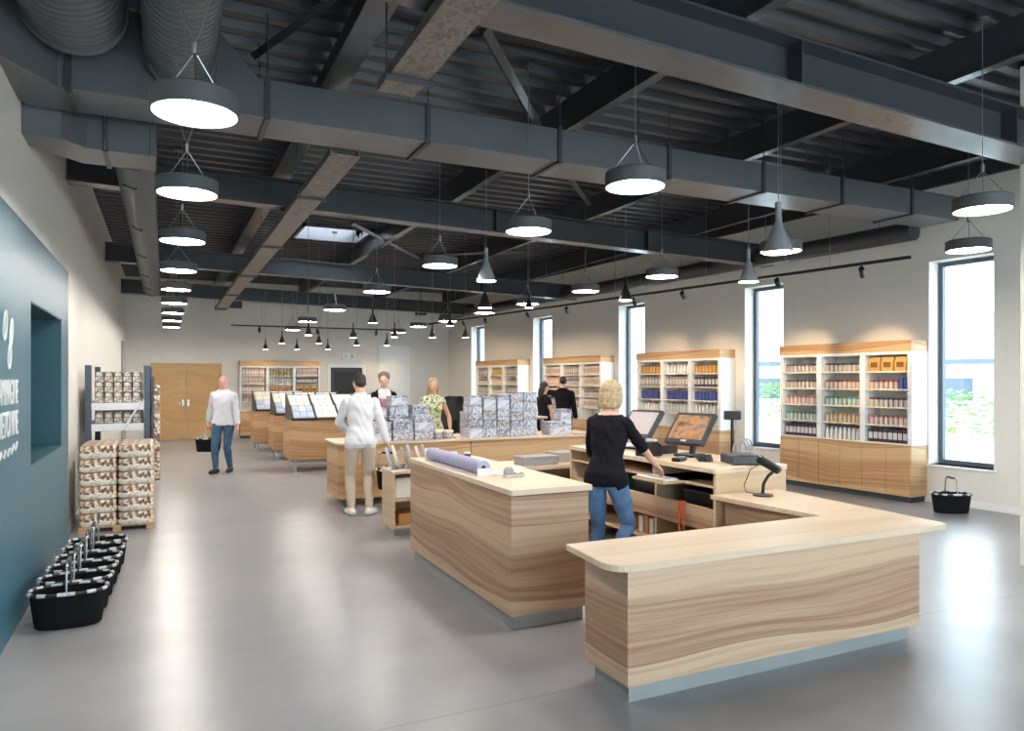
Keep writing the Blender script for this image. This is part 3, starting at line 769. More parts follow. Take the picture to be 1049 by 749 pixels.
MB().prism([(-.1, 0), (.1, 0), (.1, .1), (.04, .14), (-.1, .14)], -.08, .08, M=Matrix(((0, 0, 1, 0), (1, 0, 0, 0), (0, 1, 0, 0), (0, 0, 0, 1)))).obj('printer_case', 'black', t, bevel=.008)
MB().box(-.06, .06, .02, .05, .125, .16).obj('paper_strip', 'paper', t)
t = thing('card_terminal', 'black card terminal lying in front of the brown touch screen', 'card terminal', (4.14, 5.2, .955), R(-60))
MB().box(-.04, .04, -.09, .09, 0, .035).obj('case', 'black', t, bevel=.01); MB().box(-.03, .03, .01, .075, .0345, .037).obj('display', 'grey', t)
t = thing('hand_scanner', 'black hand scanner lying beside the cashier arm on the till desk', 'scanner', (4.18, 6.3, .955), R(20))
MB().ell((0, .04, .035), (.035, .06, .034)).obj('scanner_head', 'black', t, smooth=True); MB().tube([(0, 0, .03), (0, -.12, .02)], [.022, .018], 10).obj('handle', 'black', t, smooth=True)
t = thing('coiled_cable', 'black cables heaped between the touch screens and the printer', 'cable', (4.3, 5.08, .955))
mb = MB()
for q in range(5):
    pts = []
    for k in range(30):
        a = k*.5+q; pts.append((.07*math.cos(a)*(1+.2*q*.3)+.01*q, .05*math.sin(a)+.02*q-.04, .008+.008*q+.01*abs(math.sin(a*2.3))))
    mb.tube(pts, .005, 6)
mb.obj('coil', 'black', t, smooth=True)
t = thing('coiled_cable', 'pale cables arching over the printer at the near end of the till desk', 'cable', (4.62, 4.98, 1.037))
mb = MB()
for q in range(3):
    mb.tube([(.12*math.cos(a)-.02*q, -.1+.02*q+.05*math.cos(a), .012+.11*math.sin(a)) for a in [PI*k/12 for k in range(13)]], .006, 6)
mb.obj('coil', 'grey', t, smooth=True)
# desk scanner on goose neck
t = thing('barcode_scanner', 'black barcode scanner on a bent stand on the low counter', 'scanner', (4.3, 4.36, fz+.036), R(-60))
t.scale = (1.2, 1.2, 1.2)
MB().lathe([(.065, 0), (.065, .01), (.02, .018)], seg=24).obj('base', 'dark', t, smooth=True)
MB().tube([(0, 0, .015), (.005, 0, .08), (.03, .01, .13), (.07, .02, .17)], .011, 10).obj('neck', 'black', t, smooth=True)
M_ = Matrix.Translation((.05, .02, .19)) @ Matrix.Rotation(R(28), 4, 'Y')
MB().box(-.1, .06, -.035, .035, -.018, .03, M=M_).obj('scanner_head', 'black', t, bevel=.012)
MB().box(-.105, -.1, -.025, .025, -.01, .02, M=M_).obj('window_lens', 'slate', t)
MB().tube([(-.04, .04, .2), (-.1, .06, .16), (-.14, .05, .05), (-.12, .04, .006), (-.05, .04, .006)], .003, 6).obj('cord', 'black', t)
# grey boxes on the low desk
for (x, y, z, a, l, w_, h, lab) in ((3.72, 7.16, .74, 4, .44, .22, .1, 'flat grey box on the low desk, the nearer of two'), (4.22, 7.34, .74, 8, .42, .24, .11, 'flat grey box on the low desk behind another, next to the cashier')):
    t = thing('document_box', lab, 'box', (x, y, z), R(a))
    MB().box(-l/2, l/2, -w_/2, w_/2, 0, h*.7).obj('box_body', 'grey', t, bevel=.004); MB().box(-l/2-.004, l/2+.004, -w_/2-.004, w_/2+.004, h*.7, h).obj('lid', 'grey', t, bevel=.004)
# paper roll and sheets on the tall counter
t = thing('paper_roll', 'lavender wrapping paper roll on the edge of the tall counter', 'paper roll', (2.2, 5.68, .945))
MB().tube([(0, -.58, .062), (0, .6, .062)], .056, 24).obj('roll', 'lav', t, smooth=True)
MB().tube([(0, -.583, .062), (0, -.58, .062)], .018, 14).obj('core_end', 'black', t)
MB().prism(rrect(-.06, .2, -.58, .62, .01), 0, .006).box(-.06, .07, -.606, -.6, 0, .06).box(-.06, .07, .62, .626, 0, .11).obj('dispenser', 'whitepanel', t)
t = thing('tape_dispenser', 'clear tape dispenser beside the paper roll end', 'dispenser', (2.34, 4.93, .945), R(10))
MB().prism(rrect(-.05, .12, -.03, .03, .012), 0, .03).obj('base', 'chrome', t, bevel=.004); MB().tube([(-.01, -.02, .045), (-.01, .02, .045)], .035, 20).obj('tape_wheel', 'grey', t, smooth=True)
for i, (x, y, m_, lab) in enumerate(((2.42, 6.3, 'cardboard', 'small brown pot at the far end of the tall counter'), (2.36, 6.4, 'paper', 'small white pot at the far end of the tall counter'), (2.52, 6.22, 'dark', 'small dark pot at the far end of the tall counter'))):
    t = thing('small_pot', lab, 'pot', (x, y, .945)); MB().lathe([(.03, 0), (.034, .05), (.03, .055)], seg=18).obj('pot_body', m_, t, smooth=True); MB().lathe([(.031, .055), (.031, .068), (.005, .07)], seg=18).obj('lid', 'whitepanel', t, smooth=True)

# small open shelf unit between the counters with leaflets
t = thing('shelf_cabinet', 'small open oak shelf cabinet behind the tall counter', 'cabinet', (2.2, 7.18, 0))
w_, d_, hh = .5, .4, .7
MB().box(0, .025, .36, .78, .08, hh-.03).box(w_, w_+.025, .36, .78, .08, hh-.03).box(.025, w_, .75, .78, .08, hh-.03).obj('side_panel', 'oakin', t)
MB().box(-.01, w_+.035, .34, .8, hh-.03, hh).obj('top', 'top', t, bevel=.003)
MB().box(.025, w_, .37, .75, .08, .105).obj('shelf', 'oakin', t)
MB().box(.025, w_, .37, .75, .37, .395).obj('shelf', 'oakin', t)
MB().box(.03, w_-.01, .4, .74, 0, .08).obj('plinth', 'steel', t)
for i, (x, z, lab) in enumerate(((.115, .398, 'white carton on the upper shelf of the small open cabinet, left one'), (.32, .398, 'white carton on the upper shelf of the small open cabinet, right one'))):
    tag(MB().box(-.09, .09, -.12, .12, 0, .22).obj('carton', 'whitepanel', bevel=.004, loc=(2.2+x+.03, 7.74, z)), lab, 'box', 'white cartons in the small cabinet')
tag(MB().box(-.16, .16, -.12, .12, 0, .12).obj('carton', 'cardboard', bevel=.004, loc=(2.45, 7.74, .108)), 'brown carton on the bottom shelf of the small open cabinet', 'box')
for i in range(6):
    x = 2.26+.085*i; tt = ('paperblue', 'paper', 'grey')[i % 3]
    t = thing('leaflet_holder', 'upright leaflet stand on the small cabinet, %s from the left' % ORD[i], 'leaflet stand', (x, 7.72+.03*(i % 2), hh), R(62), 'leaflet stands on the small cabinet')
    M_ = Matrix.Rotation(R(-20), 4, 'X')
    MB().box(-.07, .07, -.004, .004, .0, .25+.02*(i % 2), M=M_ @ Matrix.Translation((0, 0, .004))).obj('leaflet', tt, t)
    MB().box(-.075, .075, -.03, .02, 0, .006).box(-.075, .075, -.035, -.03, 0, .05).obj('holder', 'grey', t)

# long display counter across the hall
t = thing('display_counter', 'long oak counter across the hall stacked with grey patterned boxes', 'counter', (0, 0, 0))
MB().prism(rrect(2.08, 6.2, 9.6, 10.5, .1, corners=(1, 0, 0, 1)), .1, .81).obj('carcass', 'oak2', t)
MB().prism(rrect(2.05, 6.22, 9.57, 10.53, .12, corners=(1, 0, 0, 1)), .81, .84).obj('worktop', 'top', t, bevel=.004)
for k in range(8):
    x = 2.25+.53*k
    for y in (9.75, 10.35):
        MB().tube([(x-.015, y, .04), (x+.015, y, .04)], .04, 14).box(x-.03, x+.03, y-.03, y+.03, .08, .1).obj('caster', 'black', t)
MB().box(3.94, 3.95, 9.596, 9.6, .1, .81).obj('seam', 'dark', t)

# patterned boxes stacked on it
PK = []
def packmat(i):
    base = [((172, 174, 186), (140, 142, 156), (206, 208, 218), (110, 112, 124)), ((186, 186, 196), (160, 162, 174), (214, 214, 222), (132, 134, 146)), ((160, 166, 182), (192, 198, 212), (130, 136, 152), (216, 218, 226)), ((182, 176, 174), (152, 146, 146), (206, 202, 200), (118, 114, 118)), ((184, 186, 202), (200, 202, 214), (164, 168, 186), (214, 216, 224))]
    return speckle('grey patterned wrap %d' % i, base[i % 5], [48, 36, 40, 60, 22][i % 5], .3, [(1, 1, 1), (1, 1, 1.8), (1.6, 1, .7), (1, 1, 1), (.6, 1, 2)][i % 5])
packs = [packmat(i) for i in range(5)]
def packbox(w, d, h, mi):
    m = MB(); m.box(-w/2, w/2, -d/2, d/2, 0, h*.82, 0); m.box(-w/2-.003, w/2+.003, -d/2-.003, d/2+.003, h*.82, h, 1)
    return m
stackspec = [  # x, y, [(w,h,mat)...]
 (2.66, 9.8, [(.3, .14, 4), (.28, .12, 1)]), (2.97, 9.8, [(.3, .15, 1), (.28, .14, 0)]), (3.27, 9.8, [(.28, .14, 1), (.28, .13, 4), (.26, .08, 1)]), 
 (2.7, 10.16, [(.3, .16, 3), (.3, .16, 0), (.28, .12, 4)]), (3.02, 10.16, [(.3, .16, 0), (.3, .16, 0), (.28, .16, 2), (.24, .13, 4)]), (3.34, 10.16, [(.3, .17, 0), (.28, .17, 3), (.26, .14, 0)]),
 (4.06, 9.82, [(.22, .17, 4), (.22, .16, 0), (.2, .15, 2), (.18, .13, 4)]), (4.28, 9.82, [(.22, .16, 2), (.21, .13, 0), (.21, .13, 3), (.2, .17, 4)]), (4.5, 9.82, [(.22, .15, 0), (.21, .13, 3), (.21, .14, 1), (.2, .2, 4)]),
 (4.72, 9.82, [(.22, .14, 1), (.21, .13, 0), (.21, .13, 3), (.21, .13, 2), (.2, .1, 1)]), (4.95, 9.84, [(.23, .13, 1), (.23, .13, 2), (.23, .13, 1), (.23, .13, 2), (.22, .13, 2)]), (5.4, 9.8, [(.28, .2, 4)]),
 (4.2, 10.18, [(.3, .18, 3), (.3, .18, 0)]), (4.54, 10.18, [(.3, .18, 0), (.3, .17, 0), (.28, .17, 0)]), (4.9, 10.18, [(.34, .17, 3), (.3, .17, 2), (.3, .15, 0)]), (5.66, 10.0, [(.2, .38, 4)])]
for i, (x, y, st) in enumerate(stackspec):
    z = .84
    for j, (w, h, mi) in enumerate(st):
        d = .27 if y < 10 else .26
        lvl = 'topmost' if j == len(st)-1 else ('lowest' if j == 0 else ORD[j])
        side = 'front' if y < 10 else 'back'
        o = packbox(w-.01, d, h-.002, mi).obj('patterned_box', [packs[mi], packs[(mi+1) % 5]], bevel=.004, loc=(x, y, z), rz=R(random.uniform(-1, 1)))
        tag(o, '%s grey patterned box in the %s stack from the left, %s row' % (lvl, ORD[min(11, [q for q, s in enumerate([s for s in sorted(stackspec) if (s[1] < 10) == (y < 10)]) if s[0] == x][0])], side), 'box', 'grey patterned boxes on the long counter')
        z += h
for i, (x, y) in enumerate(((3.5, 9.76), (3.67, 9.78), (3.58, 9.95))):
    t = thing('small_tin', ['small cream tin on the long counter below the woman in green, left one', 'small cream tin on the long counter below the woman in green, right one', 'small cream tin behind two others on the long counter'][i], 'tin', (x, y, .84), group='small tins on the long counter')
    MB().lathe([(.07, 0), (.072, .09), (.07, .095)], seg=20).obj('tin_body', packs[3], t, smooth=True); MB().lathe([(.073, .092), (.073, .12), (.01, .125)], seg=20).obj('lid', 'cream', t, smooth=True)
for i, (x, y, a) in enumerate(((3.76, 10.12, 8), (5.8, 9.68, -6), (6.03, 9.7, 10))):
    tag(MB().box(-.1, .1, -.06 if i else -.14, .06 if i else .14, 0, .012).obj('leaflet_pile', ['paper', 'grey', 'paper'][i], loc=(x, y, .84), rz=R(a)), ['pile of papers by the hand of the woman in green', 'flat grey leaflets at the right front of the long counter', 'flat white leaflets at the right front edge of the long counter'][i], 'papers')

# ------------------------------------------------------------------ slanted display tables at the back left
def display_table(x, y, L, lab, ntr):
    t = thing('display_table', lab, 'display table', (x, y, 0))
    D = .9
    MB().box(0, L, 0, D, .22, .93).obj('carcass', 'oak2', t, bevel=.004)
    MB().box(.06, L-.06, .06, D-.06, .16, .22).obj('base_shelf', 'steel', t)
    for lx in (.08, L-.12):
        for ly in (.08, D-.12): MB().box(lx, lx+.04, ly, ly+.04, 0, .18).obj('leg', 'chrome', t)
    # tilted tray rack: two rising steps
    mb = MB()
    for k in range(ntr+1):
        xx = .04+(L-.08)*k/ntr
        mb.prism([(.02, .93), (.02, 1.0), (.40, 1.24), (.44, 1.24), (.85, 1.42), (.88, 1.42), (.88, .93)], -.008, .008, M=Matrix(((0, 0, 1, xx), (1, 0, 0, 0), (0, 1, 0, 0), (0, 0, 0, 1))))
    mb.obj('tray_divider', 'dark', t)
    mb = MB(); mb.box(.04, L-.04, .4, .44, .93, 1.2).box(.04, L-.04, .85, .88, .93, 1.4).obj('tray_back', 'dark', t)
    out = []
    n = 0
    for st in range(2):
        y0, z0, y1, z1 = ((.04, .96, .39, 1.17), (.46, 1.16, .84, 1.36))[st]
        ang = math.atan2(z1-z0, y1-y0)
        for k in range(ntr):
            xa = .06+(L-.08)*k/ntr; wd = (L-.08)/ntr-.04
            for r_ in range(2):
                for c in range(3):
                    m = MB(); ww = wd/3-.006; hh = math.hypot(z1-z0, y1-y0)/2-.01
                    m.box(-ww/2, ww/2, 0, hh, 0, .03)
                    f = (r_+.02)/2
                    o = m.obj('paper_packet', (['paperblue', 'paper', 'paper', 'paperblue'], ['cream', 'paper', 'paper', 'cream'])[st][(k+r_*(c == 1)) % 4], bevel=.003)
                    o.location = (x+xa+wd*(c+.5)/3, y+y0+(y1-y0)*f, z0+(z1-z0)*f+.006); o.rotation_euler = (ang, 0, 0)
                    tag(o, 'pale packet lying in the %s tray row of the %s' % (['lower', 'upper'][st], lab.replace('oak ', '').replace(' with slanted trays', '')), 'packet', 'pale packets in the trays of the '+lab); n += 1
    return t
display_table(2.06, 13.55, 1.75, 'nearest oak display table with slanted trays', 4)
display_table(2.06, 15.75, 1.5, 'second oak display table with slanted trays', 3)
display_table(1.9, 17.9, 1.3, 'furthest oak display table with slanted trays', 2)

# ------------------------------------------------------------------ shelving units with products
def jar_mesh(name, kind, c1, c2):
    m = MB()
    if kind == 'jar': m.lathe([(.03, 0), (.033, .01), (.033, .07), (.028, .085)], seg=12, mi=0).lathe([(.031, .085), (.031, .108), (.004, .11)], seg=12, mi=1)
    elif kind == 'tin': m.lathe([(.036, 0), (.036, .12)], seg=14, mi=0).lathe([(.037, .12), (.037, .14), (.005, .142)], seg=14, mi=1)
    elif kind == 'bottle': m.lathe([(.03, 0), (.032, .01), (.032, .1), (.014, .13), (.014, .15)], seg=12, mi=0).lathe([(.016, .15), (.016, .175), (.004, .176)], seg=12, mi=1)
    elif kind == 'carton': m.box(-.033, .033, -.033, .033, 0, .16, 0).box(-.0335, .0335, -.0335, -.03, .04, .12, 1)
    elif kind == 'bag': m.rings([[Vector((sx*.055, sy*.035, 0)) for sx, sy in ((-1, -1), (1, -1), (1, 1), (-1, 1))], [Vector((sx*.058, sy*.04, .1)) for sx, sy in ((-1, -1), (1, -1), (1, 1), (-1, 1))], [Vector((sx*.055, sy*.012, .17)) for sx, sy in ((-1, -1), (1, -1), (1, 1), (-1, 1))], [Vector((sx*.055, sy*.006, .19)) for sx, sy in ((-1, -1), (1, -1), (1, 1), (-1, 1))]], 0).box(-.035, .035, -.041, -.034, .05, .12, 1)
    o = m.obj(name, [plain(name+' colour '+str(len(bpy.data.materials)), c1, .4, var=.05), plain(name+' cap '+str(len(bpy.data.materials)), c2, .4, var=.05)], smooth=kind in ('jar', 'tin', 'bottle'))
    me = o.data; bpy.data.objects.remove(o)
    return me
PM = {
 'darkjar': ('spice_jar', jar_mesh('spice_jar', 'jar', (196, 184, 176), (70, 62, 66)), 'dark-lidded jar'),
 'redjar': ('spice_jar', jar_mesh('spice_jar', 'jar', (200, 180, 170), (130, 66, 60)), 'red-lidded jar'),
 'pinkjar': ('spice_jar', jar_mesh('spice_jar', 'jar', (214, 186, 178), (150, 108, 106)), 'dusky pink jar'),
 'greenjar': ('preserve_jar', jar_mesh('preserve_jar', 'jar', (186, 200, 186), (92, 132, 112)), 'green-lidded jar'),
 'honeyjar': ('preserve_jar', jar_mesh('preserve_jar', 'jar', (206, 184, 150), (170, 140, 100)), 'honey-coloured jar'),
 'bluetin': ('blue_tin', jar_mesh('blue_tin', 'tin', (70, 80, 146), (60, 66, 120)), 'blue tin'),
 'whitebottle': ('white_bottle', jar_mesh('white_bottle', 'bottle', (220, 216, 212), (60, 54, 58)), 'white bottle'),
 'darkbox': ('dark_carton', jar_mesh('dark_carton', 'carton', (66, 58, 68), (208, 200, 200)), 'dark carton with pale label'),
 'kraft': ('kraft_bag', jar_mesh('kraft_bag', 'bag', (206, 158, 92), (120, 84, 50)), 'kraft paper bag'),
 'goldtin': ('gold_tin', jar_mesh('gold_tin', 'tin', (196, 150, 86), (110, 70, 44)), 'golden tin'),
 'palecarton': ('pale_carton', jar_mesh('pale_carton', 'carton', (226, 212, 198), (190, 160, 140)), 'pale carton'),
 'pinkcarton': ('pink_carton', jar_mesh('pink_carton', 'carton', (216, 168, 146), (236, 220, 208)), 'salmon pink carton'),
 'oilbottle': ('oil_bottle', jar_mesh('oil_bottle', 'bottle', (176, 150, 84), (90, 78, 50)), 'amber bottle'),
 'orangebottle': ('orange_bottle', jar_mesh('orange_bottle', 'bottle', (216, 140, 80), (226, 214, 198)), 'orange bottle'),
 'greycarton': ('grey_carton', jar_mesh('grey_carton', 'carton', (150, 142, 138), (206, 198, 192)), 'grey carton'),
}
BAYN = ['left', 'middle', 'right']
def shelf_unit(name, lab, short, loc, rz, L, content, n, deep, rows=5, base=.78, H=2.22, D=.36, whiteside=True):
    """front faces local -Y, x runs left to right as seen from the hall"""
    t = thing(name, lab, 'shelving', loc, rz)
    rowh = (2.03-base)/rows
    MB().box(0, L, 0, D, .08, base).obj('base_cabinet', 'oak2', t, bevel=.003)
    nd = 6
    for k in range(nd):
        MB().box(L*k/nd+.003, L*(k+1)/nd-.003, -.016, 0, .085, base-.004).obj('cabinet_door', 'oak2', t, bevel=.002)
    MB().box(.03, L-.03, .03, D, 0, .08).obj('plinth', 'dark', t)
    mb = MB(); mb.box(0, .05, -.01, D, base, 2.06).box(L-.05, L, -.01, D, base, 2.06)
    for q in (1, 2): mb.box(L*q/3-.04, L*q/3+.04, -.01, D, base, 2.06)
    mb.box(0, L, D-.02, D, base, 2.06).obj('white_frame', 'whitepanel', t, bevel=.003)
    mb = MB()
    for q in range(3):
        xa = L*q/3+(.05 if q == 0 else .04); xb = L*(q+1)/3-(.05 if q == 2 else .04)
        for r_ in range(rows): mb.box(xa, xb, 0, D-.02, base+rowh*r_-.0, base+rowh*r_+.02)
    mb.obj('shelf', 'cream', t)
    MB().box(0, L, -.012, D, 2.03, 2.07).obj('upper_rail', 'whitepanel', t)
    MB().box(-.005, L+.005, -.02, D, 2.07, H).obj('header_board', 'oak2', t, bevel=.003)
    if whiteside: MB().box(L, L+.012, 0, D-.01, base, 2.06).obj('end_panel', 'whitepanel', t)
    Mw = Matrix.Translation(loc) @ Matrix.Rotation(rz, 4, 'Z')
    for q in range(3):
        xa = L*q/3+.07; xb = L*(q+1)/3-.07
        for r_ in range(rows):
            key = content[q][rows-1-r_]
            if key is None: continue
            keys = key if isinstance(key, tuple) else (key,)
            nm, me, txt = PM[keys[0]]
            nn = 3 if keys[0] == 'kraft' else n
            for dd in range(1 if keys[0] == 'kraft' else deep):
                for k in range(nn):
                    kk = keys[min(len(keys)-1, int(k/nn*len(keys)))]
                    nm, me, txt = PM[kk]
                    x = xa+(xb-xa)*(k+.5)/nn; y = .06+.085*dd
                    o = bpy.data.objects.new(nm, me); COL.objects.link(o)
                    o.location = Mw @ Vector((x, y, base+rowh*r_+.02)); o.rotation_euler.z = rz+random.uniform(-.06, .06)
                    sc_ = 1.15 if rowh > .22 else 1.
                    o.scale = ((1.45, 1.2, 1.05) if kk == 'kraft' else (min(.95, (xb-xa)/nn/.084), .95, sc_))
                    tag(o, '%s, %s shelf, %s bay, %s' % (txt, ['bottom', 'second lowest', 'middle', 'second highest', 'top'][r_] if rows == 5 else ORD[r_], BAYN[q], short), 'packaged goods', '%ss, %s bay, row %d, %s' % (txt, BAYN[q], r_+1, short))
    return t
def wallpos(yfar, D=.365):
    x = wx(yfar); n = Vector((-math.cos(.0684), -math.sin(.0684)))
    return (x+n.x*D, yfar+n.y*D, 0)
c1 = [['darkjar', 'darkjar', 'pinkjar', 'greenjar', 'darkbox'], ['darkjar', 'redjar', 'greenjar', 'honeyjar', 'whitebottle'], ['kraft', ('redjar', 'redjar', 'bluetin'), 'darkjar', 'pinkjar', 'darkbox']]
shelf_unit('wall_shelving', 'oak and white wall shelving between the two nearest windows', 'nearest wall shelving', wallpos(8.75), RZW, 2.18, c1, 8, 2)
c2 = [['goldtin', 'greycarton', 'bluetin', 'whitebottle', None], ['whitebottle', 'greycarton', 'bluetin', 'whitebottle', None], ['goldtin', 'darkbox', 'bluetin', 'whitebottle', None]]
shelf_unit('wall_shelving', 'oak and white wall shelving behind the till screens with blue tins', 'shelving behind the tills', wallpos(12.35), RZW, 2.3, c2, 7, 1)
c3 = [['palecarton', 'pinkcarton', 'pinkcarton', 'greycarton', None], ['greycarton', 'darkjar', 'palecarton', 'greycarton', None], ['palecarton', 'palecarton', 'darkjar', 'palecarton', None]]
shelf_unit('wall_shelving', 'oak and white wall shelving behind the person in black', 'shelving behind person in black', wallpos(15.95), RZW, 2.38, c3, 7, 1)
c4 = [['greycarton', 'darkjar', 'greycarton', None, None], ['oilbottle', 'honeyjar', 'darkjar', None, None], ['greycarton', 'darkjar', 'greycarton', None, None]]
shelf_unit('wall_shelving', 'furthest oak and white wall shelving on the window side', 'furthest window side shelving', wallpos(19.65), RZW, 2.45, c4, 7, 1)
c5 = [['pinkcarton', 'palecarton', 'pinkcarton', 'redjar', None], ['oilbottle', 'whitebottle', 'orangebottle', 'honeyjar', None], ['palecarton', 'darkbox', 'kraft', None, None]]
shelf_unit('wall_shelving', 'oak and cream shelving against the back wall right of the oak doors', 'back wall shelving', (1.95, YB-.365, 0), 0., 2.25, c5, 8, 1, whiteside=False)

# ------------------------------------------------------------------ metal rack and the pack stack at the left wall
t = thing('storage_rack', 'blue grey metal rack with pale beams at the left wall behind the pack stack', 'rack', (-.88, 10.35, 0))
W, D, Hh = .72, 1.5, 1.86
for x in (0, W-.07):
    for y in (0, D-.06): MB().box(x, x+.07, y, y+.06, 0, Hh).obj('post', 'rackblue', t, bevel=.003)
for z in (1.1, 1.36):
    for y in (.0, D-.05): MB().box(.07, W-.07, y+.0, y+.05, z-.06, z+.03).obj('beam_bar', 'rackwhite', t)
    for x in (0.01, W-.05): MB().box(x, x+.04, .06, D-.06, z-.06, z+.03).obj('beam_bar', 'rackwhite', t)
    MB().box(.05, W-.05, .05, D-.05, z+.005, z+.03).obj('deck_board', 'rackwhite', t)
MB().tube([(W-.1, -.01, 1.4), (W-.3, -.01, 1.06)], .016, 6).obj('diagonal_brace', 'rackwhite', t)
def packgrid(nx, ny, nz, x0, y0, z0, sx, sy, sz, nm, mats, lab, grp, cat='packaged goods', bev=.012):
    o0 = None
    for k in range(nz):
        for j in range(ny):
            for i in range(nx):
                if o0 is None:
                    m = MB(); m.box(-sx/2+.004, sx/2-.004, -sy/2+.004, sy/2-.004, 0, sz*.75, 0).box(-sx/2+.002, sx/2-.002, -sy/2+.002, sy/2-.002, sz*.75, sz-.004, 1)
                    o0 = o = m.obj(nm, mats, bevel=bev)
                else: o = o0.copy(); COL.objects.link(o)
                o.location = (x0+sx*(i+.5), y0+sy*(j+.5), z0+sz*k)
                tag(o, lab % (ORD[k], ORD[i], ['front', 'second', 'third', 'fourth', 'fifth', 'sixth'][j]), cat, grp)
packgrid(5, 3, 3, -.78, 10.42, 1.393, .104, .4, .13, 'jar_pack', ['packw', 'packw'], 'jar pack on upper rack deck, %s layer, %s from wall, %s rank', 'jar packs on the upper rack deck')
packgrid(5, 3, 1, -.78, 10.42, 1.133, .104, .4, .15, 'jar_pack', ['packw', 'packw'], 'jar pack on lower rack deck, %s layer, %s from wall, %s rank', 'jar packs on the lower rack deck')
# stack of film wrapped packs on a pallet, wavy round-fronted layers
t = thing('pallet', 'low pallet under the stack of speckled packs', 'pallet', (-.84, 9.16, 0))
for k in range(4): MB().box(0, .74, .02+.24*k, .14+.24*k, .045, .06).obj('board', 'oak2', t)
for x in (.0, .33, .66): MB().box(x, x+.08, 0, .88, 0, .045).obj('runner', 'oak2', t)
p0 = None
for k in range(6):
    for j in range(3):
        for i in range(2):
            if k == 5 and i == 0 and j == 0: pass
            if p0 is None:
                sx, sy, h = .37, .29, .148
                m = MB(); rs = []
                pl = rrect(-sx/2, sx/2, -sy/2, sy/2, .09, 6)
                for f, z in ((.93, 0), (1., .015), (1., .06), (.95, .075), (.985, .09), (.97, .13), (.9, h-.004)):
                    rs.append([Vector((a*f, b*f, z)) for a, b in pl])
                m.rings(rs)
                o = m.obj('wrapped_pack', ['wrapw', 'biscuit'], smooth=True)
                for f in o.data.polygons:
                    if f.center.z > .062: f.material_index = 1
                p0 = o
            else: o = p0.copy(); COL.objects.link(o)
            o.location = (-.84+.37*(i+.5), 9.16+.29*(j+.5), .06+.15*k); o.scale = (.985, .985, 1)
            tag(o, 'speckled film-wrapped pack, %s layer up, %s side, %s rank of stack' % (ORD[k], ['wall', 'aisle'][i], ['front', 'middle', 'back'][j]), 'packaged goods', 'film-wrapped packs in the stack')
# small display spilling from the right side of the rack
t = thing('hanging_display', 'narrow speckled display strip on the aisle side of the rack', 'display', (-.14, 10.6, 0))
MB().box(0, .02, 0, 1.2, .0, 1.72).obj('backing_board', 'dark', t)
for k in range(5):
    MB().box(.02, .09, .04+.22*k, .22+.22*k, .35+.2*(k % 2), 1.6-.1*(k % 2)).obj('hanging_packet', ['biscuit', 'packw'][k % 2], t, bevel=.01)
t = tag(MB().tube([(-.87, 19.6, .02), (-.87, 19.6, 2.6)], .05, 12).obj('wall_pipe', 'grey'), 'slim grey pipe standing on the left wall near the far corner', 'pipe')

# ------------------------------------------------------------------ carry baskets
def make_basket(bright=True):
    t = thing('shopping_basket', '-', 'basket', (0, 0, 0))
    N = 44
    def ring(a, b, z, e=2.6):
        out = []
        for k in range(N):
            q = 2*PI*k/N; c, s_ = math.cos(q), math.sin(q)
            out.append(Vector((a*abs(c)**(2/e)*(1 if c >= 0 else -1), b*abs(s_)**(2/e)*(1 if s_ >= 0 else -1), z)))
        return out
    rs = [ring(.0*.2+.02, .01, .004), ring(.19, .105, .0), ring(.2, .115, .01), ring(.215, .125, .12), ring(.228, .138, .235), ring(.222, .132, .235), ring(.205, .118, .12), ring(.19, .108, .016), ring(.02, .01, .012)]
    MB().rings(rs).obj('fabric_body', 'fabric', t, smooth=True)
    MB().tube(ring(.232, .142, .24), .012, 8, closed=True).obj('rim_frame', 'black2', t, smooth=True)
    rr = ring(.233, .143, .242)
    for k in range(0, N, 4):
        pts = [rr[(k+q) % N] for q in range(3)]
        MB().tube(pts, .0132, 8).obj('rim_patch', 'rim', t)
    arch = []
    for k in range(17):
        a = PI*k/16
        arch.append((0, -.14*math.cos(a)*(1 if True else 1), .24+.2*min(1, math.sin(a)*1.6)))
    MB().tube(arch, .008, 8, flat=(1.3, 1)).obj('handle_bow', 'chrome', t, smooth=True)
    MB().tube([(0, -.07, .44), (0, .07, .44)], .014, 10).obj('handle_grip', 'black', t, smooth=True)
    return t
bk = make_basket(); bk.location = (-.59, 5.82, 0)
bk['label'] = 'black fabric shopping basket at the front of the row along the blue panel'; bk['group'] = 'black shopping baskets in the row'
for i in range(1, 6):
    dup(bk, (-.59+.012*i, 5.82+.335*i, 0), R(random.uniform(-4, 4)), 'black fabric shopping basket, %s from the front in the row along the blue panel' % ORD[i])
dup(bk, (8.98, 5.9, 0), R(-28), 'single black shopping basket on the floor under the right hand window', 'single shopping baskets')
BASKET = bk
# ------------------------------------------------------------------ people
def ik(a, b, la, lb, pole):
    """middle joint between a and b for limb lengths la, lb, bending towards pole"""
    a, b, pole = Vector(a), Vector(b), Vector(pole)
    d = b-a; L = min(d.length, (la+lb)*.999); n = d.normalized()
    if d.length > L: b = a+n*L
    x = (la*la-lb*lb+L*L)/(2*L); h = math.sqrt(max(0, la*la-x*x))
    p = pole-n*pole.dot(n); p.normalize()
    return a+n*x+p*h, b

